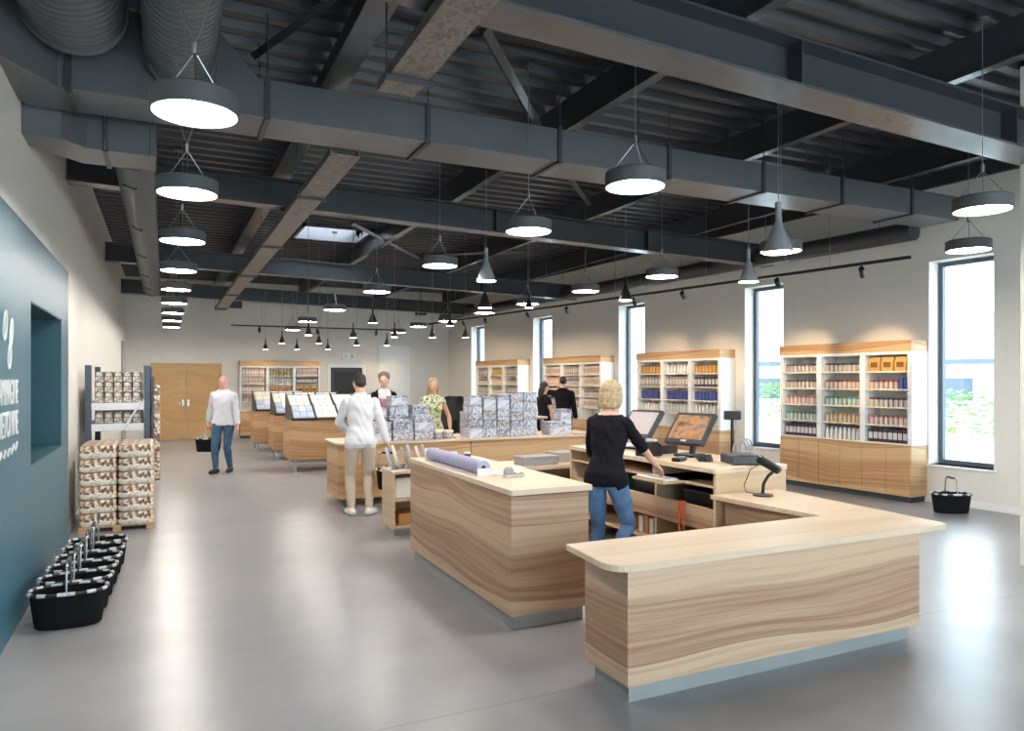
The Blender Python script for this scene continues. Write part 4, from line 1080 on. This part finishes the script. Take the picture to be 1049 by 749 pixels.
def person(name, label, loc, rz, s=1., skin='skin', lean=0., twist=0., tilt=0., head=(0, 0), handL=None, handR=None, footL=None, footR=None,
           poleL=(-.3, -1, 0), poleR=(.3, -1, 0), kneeL=(0, 1, 0), kneeR=(0, 1, 0), curl=(.5, .5), vox=.007, fem=False, palmL=None, palmR=None, wide=1., clothes=(), hair=None, shoes='shoed', hairfn=None):
    """faces local +Y; x is the person's right. upright figure 1.75 m tall before scaling by s"""
    root = thing(name, label, 'person', loc, rz)
    root.scale = (s, s, s)
    B = []                     # bones: tag, p0, p1, r
    mb = MB()
    RU = Matrix.Translation((0, 0, .95)) @ Matrix.Rotation(twist, 4, 'Z') @ Matrix.Rotation(-lean, 4, 'X') @ Matrix.Rotation(tilt, 4, 'Y') @ Matrix.Translation((0, 0, -.95))
    U = lambda *p: RU @ Vector(p)
    def sph(p, r, M=None): mb.ell(p, r, 16, M=M)
    def limb(pts, rad, tagname):
        mb.tube(pts, rad, 14)
        for p, r in zip(pts, rad): sph(p, r)
        B.append((tagname, Vector(pts[0]), Vector(pts[-1]), sum(rad)/len(rad)))
    # torso loft
    hw = .94 if fem else 1.
    secs = [(.84, .1, .09, -.01), (.89, .165, .118, -.012), (.95, .172*(1.03 if fem else 1), .12, -.012), (1.02, .155*hw, .11, 0), (1.1, .138*hw*(.95 if fem else 1), .1, .006), (1.18, .143*hw, .104, .006), (1.27, .158*hw, .116, .008), (1.35, .168*hw, .117, 0), (1.42, .165*hw, .098, -.008), (1.46, .12*hw, .08, -.012), (1.49, .07, .066, -.008), (1.54, .056*hw, .057, .0)]
    rs = []
    for z, a, b, yo in secs:
        a *= wide; b *= wide if wide > 1 else 1
        q = [Vector((a*math.cos(2*PI*k/24), yo+b*math.sin(2*PI*k/24), z)) for k in range(24)]
        rs.append([RU @ p if z > .93 else p for p in q])
    mb.rings(rs)
    B.append(('pelvis', Vector((0, 0, .84)), Vector((0, 0, 1.0)), .13)); B.append(('torso', U(0, 0, 1.0), U(0, 0, 1.42), .14))
    B.append(('shoulders', U(-.13, 0, 1.43), U(.13, 0, 1.43), .07))
    if fem:
        for sx in (-.07, .07): sph(U(sx, .085, 1.28), (.062, .055, .06))
    # neck and head
    hy, hp = head
    HM = RU @ Matrix.Translation((0, .0, 1.54)) @ Matrix.Rotation(hy, 4, 'Z') @ Matrix.Rotation(-hp, 4, 'X') @ Matrix.Translation((0, 0, -1.54))
    Hd = lambda *p: HM @ Vector(p)
    H3 = HM.to_3x3().to_4x4()
    mb.tube([U(0, -.01, 1.45), U(0, 0, 1.53), Hd(0, .005, 1.6)], [.062, .053, .052], 14)
    B.append(('neck', U(0, -.01, 1.47), Hd(0, 0, 1.57), .053))
    sph(Hd(0, .0, 1.655), (.076, .096, .1), H3); sph(Hd(0, .035, 1.595), (.058, .064, .066), H3); sph(Hd(0, .066, 1.56), (.03, .026, .024), H3)
    mb.tube([Hd(0, .092, 1.668), Hd(0, .112, 1.63), Hd(0, .1, 1.618)], [.009, .014, .01], 10); sph(Hd(0, .107, 1.628), .014)
    sph(Hd(.012, .098, 1.622), .009); sph(Hd(-.012, .098, 1.622), .009)
    sph(Hd(0, .088, 1.588), (.024, .012, .006), H3); sph(Hd(0, .087, 1.58), (.02, .012, .007), H3)
    for sx in (-1, 1):
        sph(Hd(.078*sx, -.005, 1.632), (.01, .02, .032), H3); sph(Hd(.034*sx, .084, 1.678), (.022, .012, .008), H3); sph(Hd(.042*sx, .07, 1.62), (.02, .02, .018), H3)
    B.append(('head', Hd(0, 0, 1.6), Hd(0, 0, 1.68), .09))
    # arms and hands
    hands = {}
    for side, sx, tgt, pole, cu, pn in (('L', -1, handL, poleL, curl[0], palmL), ('R', 1, handR, poleR, curl[1], palmR)):
        shw = (.152 if fem else .172)*wide
        S = U(sx*shw, -.008, 1.395)
        W0 = Vector(tgt) if tgt is not None else U(sx*(shw+.08), .05, .86)
        E_, W = ik(S, W0, .29, .255, Vector(pole))
        k = .88 if fem else 1.
        limb([S, S.lerp(E_, .35), E_], [.05*k, .047*k, .039*k], 'arm'+side)
        limb([E_, E_.lerp(W, .3), W], [.04*k, .041*k, .027*k], 'forearm'+side)
        d = (W-E_).normalized()
        n = Vector(pn) if pn is not None else Vector((-sx, 0, 0))      # palm looks this way
        n = (n-d*n.dot(d)).normalized(); a = d.cross(n).normalized()     # across the palm
        if (a.y if abs(a.y) > .2 else a.z) < 0: a = -a                  # thumb side forward / up
        m = W+d*.05
        for q in (-.026, -.009, .009, .026): mb.tube([W+a*q*.6+d*.005, W+d*.085+a*q], [.015, .0135], 10); sph(W+d*.085+a*q, .0135)
        B.append(('hand'+side, W+d*.02, W+d*.15, .03))
        for q, ln in ((.028, .066), (.0095, .076), (-.0095, .071), (-.028, .056)):
            p = W+d*.085+a*q; dd = d.copy(); r_ = .0085
            pts, rad = [p], [r_+.001]
            for seg, f in enumerate((.45, .31, .24)):
                dd = (Matrix.Rotation(cu*(.75, 1.0, .8)[seg], 3, a.cross(n).cross(n) if False else a) @ dd) if (Matrix.Rotation(.1, 3, a) @ d).dot(n) > 0 else (Matrix.Rotation(-cu*(.75, 1.0, .8)[seg], 3, a) @ dd)
                p = p+dd*ln*f; pts.append(p.copy()); rad.append(r_-.0008*(seg+1))
            mb.tube(pts, rad, 8)
            for pp, rr in zip(pts, rad): sph(pp, rr)
        t0 = W+d*.028+a*.024; t1 = t0+(d*.6+a*.7+n*.35).normalized()*.034; t2 = t1+(d*.9+a*.15+n*.45).normalized()*.03; t3 = t2+(d*.85-a*.1+n*.5).normalized()*.022
        mb.tube([t0, t1, t2, t3], [.014, .0115, .01, .0085], 8)
        for pp, rr in ((t1, .0115), (t2, .01), (t3, .0085)): sph(pp, rr)
        hands[side] = (W, d, a, n, E_, m+d*.055+n*.02)
    # legs
    feet = {}
    for side, sx, tgt, pole in (('L', -1, footL, kneeL), ('R', 1, footR, kneeR)):
        Hh = Vector((sx*.092*wide, -.01, .9))
        A0 = Vector(tgt[0]) if tgt is not None else Vector((sx*.1, -.02, .085))
        fd = Vector(tgt[1]).normalized() if tgt is not None else Vector((sx*.18, 1, 0)).normalized()
        K, A = ik(Hh, A0, .435, .415, Vector(pole))
        limb([Hh, Hh.lerp(K, .4), K], [.092*wide, .078, .055], 'thigh'+side)
        limb([K, K.lerp(A, .3), K.lerp(A, .65), A], [.053, .056, .044, .036], 'calf'+side)
        toe = A+fd*.15+Vector((0, 0, -.05)) if abs(fd.z) < .3 else A+fd*.15
        heel = A-fd*.045+Vector((0, 0, -.05))
        limb([heel+Vector((0, 0, .01)), A+fd*.06+Vector((0, 0, -.04)), toe], [.035, .04, .027], 'foot'+side)
        feet[side] = (A, fd)
    # one continuous skin: voxel remesh of everything above
    bmesh.ops.recalc_face_normals(mb.bm, faces=mb.bm.faces)
    me = bpy.data.meshes.new('tmp'); mb.bm.to_mesh(me); mb.bm.free()
    o = bpy.data.objects.new('tmp', me); COL.objects.link(o)
    rm = o.modifiers.new('r', 'REMESH'); rm.mode = 'VOXEL'; rm.voxel_size = vox; rm.use_smooth_shade = True
    sm = o.modifiers.new('s', 'SMOOTH'); sm.factor = .5; sm.iterations = 3
    bpy.context.view_layer.update()
    ev = o.evaluated_get(bpy.context.evaluated_depsgraph_get())
    body_me = bpy.data.meshes.new_from_object(ev); bpy.data.objects.remove(o)
    body_me.name = 'body'; body_me.materials.clear(); body_me.materials.append(MT[skin])
    body = bpy.data.objects.new('body', body_me); COL.objects.link(body); body.parent = root
    body_me.polygons.foreach_set('use_smooth', [True]*len(body_me.polygons))
    nv = len(body_me.vertices)
    co = np.empty(nv*3); body_me.vertices.foreach_get('co', co); co = co.reshape(-1, 3)
    best = np.full(nv, 1e9); idx = np.zeros(nv, int); tt = np.zeros(nv)
    for i, (tg, p0, p1, r) in enumerate(B):
        p0 = np.array(p0); d = np.array(p1)-p0; L2 = d@d
        t = ((co-p0)@d)/L2; tc = np.clip(t, 0, 1)
        dist = np.linalg.norm(co-(p0+tc[:, None]*d), axis=1)-r
        m = dist < best; best[m] = dist[m]; idx[m] = i; tt[m] = t[m]
    tags = np.array([b[0] for b in B])[idx]
    no = np.empty(nv*3); body_me.vertices.foreach_get('normal', no); no = no.reshape(-1, 3)
    polys = [tuple(p.vertices) for p in body_me.polygons]
    def garment(nm, sel, off, mat, smooth_it=2, wr=.0, thick=.003, fn=None):
        vs = np.array([bool(sel(tags[i], tt[i], co[i])) for i in range(nv)])
        fs = [p for p in polys if all(vs[i] for i in p)]
        used = sorted({i for p in fs for i in p}); mp = {v: k for k, v in enumerate(used)}
        P_ = co[used]+no[used]*off
        if wr:
            q = co[used]
            P_ += no[used]*(wr*(np.sin(q[:, 2]*38+4*np.sin(q[:, 0]*17))*np.sin(q[:, 1]*15+q[:, 0]*22+1.3)))[:, None]
        if fn is not None: P_ = fn(P_, no[used])
        g = bpy.data.meshes.new(nm); g.from_pydata([tuple(p) for p in P_], [], [tuple(mp[i] for i in p) for p in fs]); g.materials.append(MT[mat])
        bm = bmesh.new(); bm.from_mesh(g)
        for _ in range(smooth_it): bmesh.ops.smooth_vert(bm, verts=bm.verts, factor=.5, use_axis_x=True, use_axis_y=True, use_axis_z=True)
        # keep the largest sheet only
        bm.to_mesh(g); bm.free()
        g.polygons.foreach_set('use_smooth', [True]*len(g.polygons))
        ob = bpy.data.objects.new(nm, g); COL.objects.link(ob); ob.parent = root
        so = ob.modifiers.new('thick', 'SOLIDIFY'); so.thickness = thick; so.offset = -1
        return ob
    for c in clothes: garment(*c[:1], *c[1:])
    if shoes:
        for side in 'LR':
            garment('shoe', lambda tg, t, p, s_=side: tg == 'foot'+s_ or (tg == 'calf'+s_ and t > .97), .009, shoes, 3, thick=.006)
            A, fd = feet[side]
    # eyes
    for sx in (-1, 1):
        m2 = MB(); m2.ell(Hd(.031*sx, .0835, 1.662), .0105, 12); m2.obj('eye', 'paper', body)
        m2 = MB(); m2.ell(Hd(.031*sx, .0925, 1.662), (.0045, .0025, .0045), 10, M=H3); m2.obj('iris', 'darkhair', body)
    if hairfn is not None:
        m2 = MB(); mat = hairfn(m2, Hd, H3)
        bmesh.ops.recalc_face_normals(m2.bm, faces=m2.bm.faces)
        me = bpy.data.meshes.new('hair'); m2.bm.to_mesh(me); m2.bm.free()
        o = bpy.data.objects.new('hair', me); COL.objects.link(o)
        rm = o.modifiers.new('r', 'REMESH'); rm.mode = 'VOXEL'; rm.voxel_size = .006; rm.use_smooth_shade = True
        sm = o.modifiers.new('s', 'SMOOTH'); sm.factor = .5; sm.iterations = 5
        bpy.context.view_layer.update()
        h = bpy.data.meshes.new_from_object(o.evaluated_get(bpy.context.evaluated_depsgraph_get())); bpy.data.objects.remove(o)
        h.materials.clear(); h.materials.append(MT[mat]); h.polygons.foreach_set('use_smooth', [True]*len(h.polygons))
        # strands: shallow grooves
        ho = bpy.data.objects.new('hair', h); COL.objects.link(ho); ho.parent = root
        # open the face: keep what lies behind the hairline
    return root, hands

def cap(m, Hd, H3, rr=(.088, .108, .108), c=(0, -.014, 1.665)): m.ell(Hd(*c), rr, 22, M=H3)
def bob(m, Hd, H3):                                   # chin-long blonde bob
    m.ell(Hd(0, -.022, 1.678), (.096, .108, .104), 22, M=H3)
    m.ell(Hd(0, -.056, 1.615), (.096, .066, .1), 20, M=H3)
    for sx in (-1, 1): m.ell(Hd(.076*sx, -.012, 1.605), (.03, .062, .09), 16, M=H3)
    for k in range(7): m.ell(Hd(-.072+.024*k, -.088+.03*abs(k-3)/3, 1.545+.008*(k % 2)), (.02, .026, .05), 12, M=H3)
    return 'blond'
def shortdark(m, Hd, H3):
    m.ell(Hd(0, -.018, 1.68), (.08, .094, .088), 22, M=H3); m.ell(Hd(0, -.045, 1.64), (.073, .062, .07), 18, M=H3)
    return 'darkhair'
def greyfluff(m, Hd, H3):
    m.ell(Hd(0, -.03, 1.69), (.098, .1, .094), 22, M=H3); m.ell(Hd(0, -.055, 1.63), (.086, .066, .085), 18, M=H3)
    for k in range(9):
        a = k*.7; m.ell(Hd(.07*math.cos(a), -.03+.06*math.sin(a), 1.72), .034, 12)
    return 'greyhair'
def longblond(m, Hd, H3):
    m.ell(Hd(0, -.024, 1.685), (.084, .094, .092), 22, M=H3); m.ell(Hd(0, -.055, 1.6), (.078, .052, .12), 18, M=H3)
    for sx in (-1, 1): m.tube([Hd(.066*sx, .01, 1.68), Hd(.078*sx, .0, 1.6), Hd(.076*sx, .01, 1.5), Hd(.07*sx, .03, 1.44)], [.02, .026, .024, .012], 12)
    return 'blond'
def longdark(m, Hd, H3):
    m.ell(Hd(0, -.022, 1.685), (.084, .098, .092), 22, M=H3); m.ell(Hd(0, -.06, 1.6), (.074, .05, .12), 18, M=H3)
    m.tube([Hd(0, -.08, 1.6), Hd(0, -.1, 1.5), Hd(0, -.1, 1.38)], [.06, .055, .025], 14, flat=(1.1, .7))
    return 'darkhair'
def cropped(m, Hd, H3):
    m.ell(Hd(0, -.022, 1.665), (.0785, .09, .09), 22, M=H3)
    return 'darkhair'
def baldrim(m, Hd, H3):
    m.ell(Hd(0, -.045, 1.63), (.076, .06, .05), 18, M=H3)
    return 'greyhair'

TROUS = lambda hem=.97, top=.62: (lambda tg, t, p: tg[:5] == 'thigh' or (tg[:4] == 'calf' and t < hem) or (tg == 'pelvis' and t < top+.3))
def SHIRT(sleeve=1., hem=.35, neck=.25):
    def f(tg, t, p):
        if p[2] > 1.485+.1*neck and tg in ('torso', 'shoulders', 'neck'): return False
        if tg in ('torso', 'shoulders'): return True
        if tg == 'neck': return t < neck
        if tg[:3] == 'arm': return t < min(1.2, sleeve*2)
        if tg[:7] == 'forearm': return sleeve > .5 and t < sleeve*2-1
        if tg == 'pelvis': return t > hem
        if tg[:5] == 'thigh': return hem < .2 and t < .12
        return False
    return f

# cashier: seen from behind, facing the till, one knee bent
person('person', 'blonde woman in a black top and blue jeans working at the till screens', (3.28, 5.06, 0), R(-52), .95, fem=True, vox=.006, lean=R(9), twist=R(-4), head=(R(-8), R(8)),
       handR=(.33, .42, .99), handL=(-.14, .4, 1.02), poleR=(.3, -1, -.5), poleL=(-.5, -.6, -.5), palmR=(0, .1, -1), palmL=(0, .1, -1), curl=(.3, .3),
       footL=((-.11, -.05, .085), (-.1, 1, 0)), footR=((.1, -.2, .25), (.05, .4, -.9)), kneeR=(.25, 1, 0),
       clothes=(('jeans', TROUS(.97), .008, 'denim', 2, .003), ('blouse', SHIRT(.58, .1, -.25), .016, 'blackcloth', 4, .004)), hairfn=bob, shoes='shoed')
# man in white seen from behind
rt, hd = person('person', 'dark haired man in white shirt and pale trousers seen from behind with a basket', (2.2, 8.95, 0), R(-6), 1.0, vox=.006, head=(R(8), R(14)), lean=R(3),
       handR=(.35, .04, .85), handL=(-.14, .34, 1.02), poleR=(.35, -1, 0), poleL=(-.8, -.6, -.2), curl=(.4, 1.1),
       footL=((-.11, .02, .085), (-.25, 1, 0)), footR=((.1, -.03, .085), (.75, 1, 0)), kneeL=(-.1, 1, 0), kneeR=(.15, 1, 0),
       clothes=(('trousers', TROUS(.95), .011, 'chino', 3, .003), ('shirt', SHIRT(.97, .02, .35), .015, 'shirtw', 4, .006)), hairfn=shortdark, shoes='shoew')
def hang_basket(rt, hd, side, lab, drop=.455, rz=0.):
    bpy.context.view_layer.update()
    W, d, a, n, E_, g = hd[side]
    p = rt.matrix_world @ g
    o = dup(BASKET, (p.x, p.y, p.z-drop), rz, lab, 'carried black baskets'); return o
MWMAN = (rt, hd)
rt2, hd2 = person('person', 'bald man in a white sweater and blue jeans walking with a black basket', (.97, 14.1, 0), R(152), 1.0, skin='skin3', vox=.008, head=(R(14), R(8)), wide=1.06,
       handR=(.38, -.2, .88), handL=(-.27, .02, .82), poleR=(.4, -1, 0), poleL=(-.4, -1, 0), curl=(.5, 1.1),
       footL=((-.08, -.1, .085), (-.1, 1, 0)), footR=((.09, .12, .085), (.2, 1, 0)),
       clothes=(('jeans', TROUS(.98), .011, 'denim2', 3, .003), ('sweater', SHIRT(.97, .12, .12), .02, 'sweater', 5, .005)), hairfn=baldrim, shoes='shoed')
hang_basket(*MWMAN, 'R', 'black shopping basket hanging from the hand of the man in white', rz=R(62))
hang_basket(rt2, hd2, 'R', 'black shopping basket carried by the bald man in white sweater', rz=R(-25))
person('person', 'grey haired person in black cardigan and pink apron behind the long counter', (3.32, 11.9, 0), R(172), 1.02, vox=.009, fem=True, head=(R(-12), R(14)), handL=(-.1, .3, 1.05), handR=(.1, .3, 1.05), poleL=(-.6, -.6, -.3), poleR=(.6, -.6, -.3),
       clothes=(('trousers', TROUS(.97), .01, 'blackcloth', 2), ('undershirt', SHIRT(.1, .1, .3), .011, 'shirtw', 2), ('apron', lambda tg, t, p: tg in ('torso', 'pelvis') and p[1] > .0 and abs(p[0]) < .13 and p[2] < 1.34, .026, 'pinktop', 3), ('cardigan', lambda tg, t, p: SHIRT(.97, .1, .1)(tg, t, p) and not (tg in ('torso', 'pelvis') and p[1] > .03 and abs(p[0]) < .09), .016, 'blackcloth', 3)), hairfn=greyfluff)
person('person', 'blonde woman in a green print top behind the long counter', (3.86, 11.02, 0), R(168), .97, skin='skin2', vox=.009, fem=True, head=(R(4), R(6)), lean=R(8), handL=(-.26, .26, .93), handR=(.24, .3, .95), poleL=(-.5, -.7, 0), poleR=(.5, -.7, 0),
       clothes=(('trousers', TROUS(.97), .01, 'denim2', 2), ('top', SHIRT(.12, .1, .05), .014, 'greentop', 3)), hairfn=longblond)
person('person', 'dark haired woman in a black top in profile near the windows', (6.72, 12.6, 0), R(-75), .93, skin='skin2', vox=.009, fem=True, head=(R(0), R(10)), handR=(.22, .12, .86), handL=(-.15, .28, 1.0), poleL=(-.5, -.7, 0),
       clothes=(('trousers', TROUS(.97), .01, 'blackcloth', 2), ('top', SHIRT(.22, .1, .1), .013, 'blackcloth', 3)), hairfn=longdark)
person('person', 'person in black seen from behind with elbow out, before the shelving', (7.5, 13.2, 0), R(-40), 1.0, vox=.009, head=(R(10), R(-4)), handL=(-.32, .3, 1.42), handR=(.26, .05, .84), poleL=(-1, -.1, .1),
       clothes=(('trousers', TROUS(.97), .01, 'denim2', 2), ('jumper', SHIRT(.97, .05, .3), .02, 'blackcloth', 3)), hairfn=cropped)

# office chair behind the counter
t = thing('office_chair', 'black office chair with curved back behind the long counter', 'chair', (4.32, 11.4, 0), R(150))
t.scale = (1.15, 1.15, 1.24)
MB().prism(rrect(-.24, .24, -.24, .24, .08), .46, .54).obj('seat', 'black', t, bevel=.02)
M_ = Matrix.Translation((0, -.26, .0)) @ Matrix.Rotation(R(8), 4, 'X')
MB().rings([[M_ @ Vector((w*c, (.03*q+.05*c*c), z)) for c, q in ((-1, -1), (-.5, -1), (0, -1), (.5, -1), (1, -1), (1, 1), (.5, 1), (0, 1), (-.5, 1), (-1, 1))] for w, z in ((.2, .62), (.24, .75), (.24, .95), (.17, 1.1), (.1, 1.13))]).obj('backrest', 'black', t, smooth=True)
MB().tube([(0, -.2, .5), (0, -.3, .6), (0, -.28, .8)], .025, 8).obj('back_support', 'black2', t)
MB().tube([(0, 0, .1), (0, 0, .46)], .03, 12).obj('column', 'black2', t)
for k in range(5):
    a = 2*PI*k/5
    MB().tube([(0, 0, .12), (.28*math.cos(a), .28*math.sin(a), .07)], [.028, .018], 8).obj('leg', 'black2', t)
    MB().ell((.28*math.cos(a), .28*math.sin(a), .035), (.035, .035, .034)).obj('caster', 'black', t)
for sx in (-1, 1): MB().tube([(.24*sx, -.1, .5), (.28*sx, -.1, .7), (.28*sx, .15, .72)], .018, 8).obj('armrest', 'black', t)
t = thing('side_table', 'low pale table with dark edge behind the black office chair', 'table', (4.9, 12.2, 0))
MB().box(-.1, 1.5, -.35, .35, .97, 1.0).obj('tabletop', 'top', t); MB().box(-.1, 1.5, -.355, .355, .95, .97).obj('edge_frame', 'dark', t)
for x in (-.05, 1.4):
    for y in (-.3, .25): MB().box(x, x+.05, y, y+.05, 0, .95).obj('leg', 'chrome', t)

# ------------------------------------------------------------------ outside
struct(MB().box(10.7, 90, -40, 90, -.25, -.05).obj('ground', 'gravel'), 'pale forecourt outside the windows')
t = thing('building', 'pale low building outside the right hand window', 'building', (33, 17, -.05), R(-60))
MB().box(-14, 14, 0, 9, 0, 2.6).obj('wall', 'render', t)
m = MB(); m.rings([[Vector((-14.5, -.5, 2.6)), Vector((-14.5, 9.5, 2.6)), Vector((-14.5, 4.5, 5.0))], [Vector((14.5, -.5, 2.6)), Vector((14.5, 9.5, 2.6)), Vector((14.5, 4.5, 5.0))]]); m.obj('roof', 'roofgrey', t)
MB().box(-14.4, 14.4, -.56, -.5, 2.4, 2.62).obj('gutter', 'slate', t)
for k in range(7):
    w = MB().box(-12.6+4*k, -11+4*k, -.06, 0, .7, 1.9).obj('window', 'whitepanel', t)
    MB().box(-12.5+4*k, -11.1+4*k, -.08, -.05, .8, 1.8).obj('pane', 'slate', w)
def shrub(x, y, r, h, lab):
    t = thing('garden_shrub', lab, 'shrub', (x, y, -.05))
    m = MB(); rnd = random.Random(int(x*100))
    for k in range(700):
        a = rnd.uniform(0, 2*PI); q = rnd.random()**.5; z = h*(.04+.9*rnd.random())
        rr = r*q*(1-.5*(z/h)**2)
        c = Vector((rr*math.cos(a), rr*math.sin(a), z)); M2 = Matrix.Rotation(rnd.uniform(0, 6), 4, 'Z') @ Matrix.Rotation(rnd.uniform(-.9, .9), 4, 'X')
        s = rnd.uniform(.06, .12)
        vs = [m.bm.verts.new(c+M2 @ Vector(p)) for p in ((-s, 0, 0), (0, -s*.5, .01), (s, 0, 0), (0, s*.5, .01))]; m.bm.faces.new(vs)
    m.obj('foliage', 'leafy', t)
    m = MB()
    for k in range(6): m.tube([(0, 0, 0), (r*.5*math.cos(k), r*.5*math.sin(k), h*.4)], [.02, .01], 6)
    m.obj('stem', 'cardboard', t)
for i, (x, y, r, h) in enumerate(((22, 12.5, 1.2, 1.3), (22.6, 14.8, 1.3, 1.5), (24, 17.5, 1.2, 1.3), (25, 21, 1.4, 1.6), (26, 26, 1.4, 1.7))):
    shrub(x, y, r, h, 'pale green shrub outside the windows, %s in the row from the right' % ORD[i])

# ------------------------------------------------------------------ light, sky, camera
w = bpy.data.worlds.new('World'); sc.world = w; w.use_nodes = True
nt = w.node_tree; bg = nt.nodes['Background']
tc = nt.nodes.new('ShaderNodeTexCoord'); sp = nt.nodes.new('ShaderNodeSeparateXYZ'); rp = nt.nodes.new('ShaderNodeValToRGB')
nt.links.new(tc.outputs['Generated'], sp.inputs['Vector']); nt.links.new(sp.outputs['Z'], rp.inputs['Fac'])
rp.color_ramp.elements[0].color = (.9, .92, .95, 1); rp.color_ramp.elements[1].color = (.7, .78, .92, 1); rp.color_ramp.elements[1].position = .9
nt.links.new(rp.outputs['Color'], bg.inputs['Color']); bg.inputs['Strength'].default_value = 6.0
TH = R(25.572)
cam = bpy.data.cameras.new('camera'); co_ = bpy.data.objects.new('camera', cam); COL.objects.link(co_)
co_.location = (0, 0, 1.68); co_.rotation_euler = (R(90), 0, -TH)
cam.sensor_width = 36; cam.lens = 36*745/1049; cam.shift_y = 14.5/1049; cam.clip_start = .05; cam.clip_end = 300
sc.camera = co_
sc.view_settings.view_transform = 'Standard'; sc.view_settings.look = 'None'; sc.view_settings.gamma = 1; sc.view_settings.use_curve_mapping = False
sc.view_settings.exposure = .78
sc.cycles.use_denoising = True
sc.cycles.max_bounces = 8; sc.cycles.diffuse_bounces = 5; sc.cycles.glossy_bounces = 4; sc.cycles.transparent_max_bounces = 12
sc.cycles.sample_clamp_indirect = 6
sc.cycles.caustics_reflective = False; sc.cycles.caustics_refractive = False
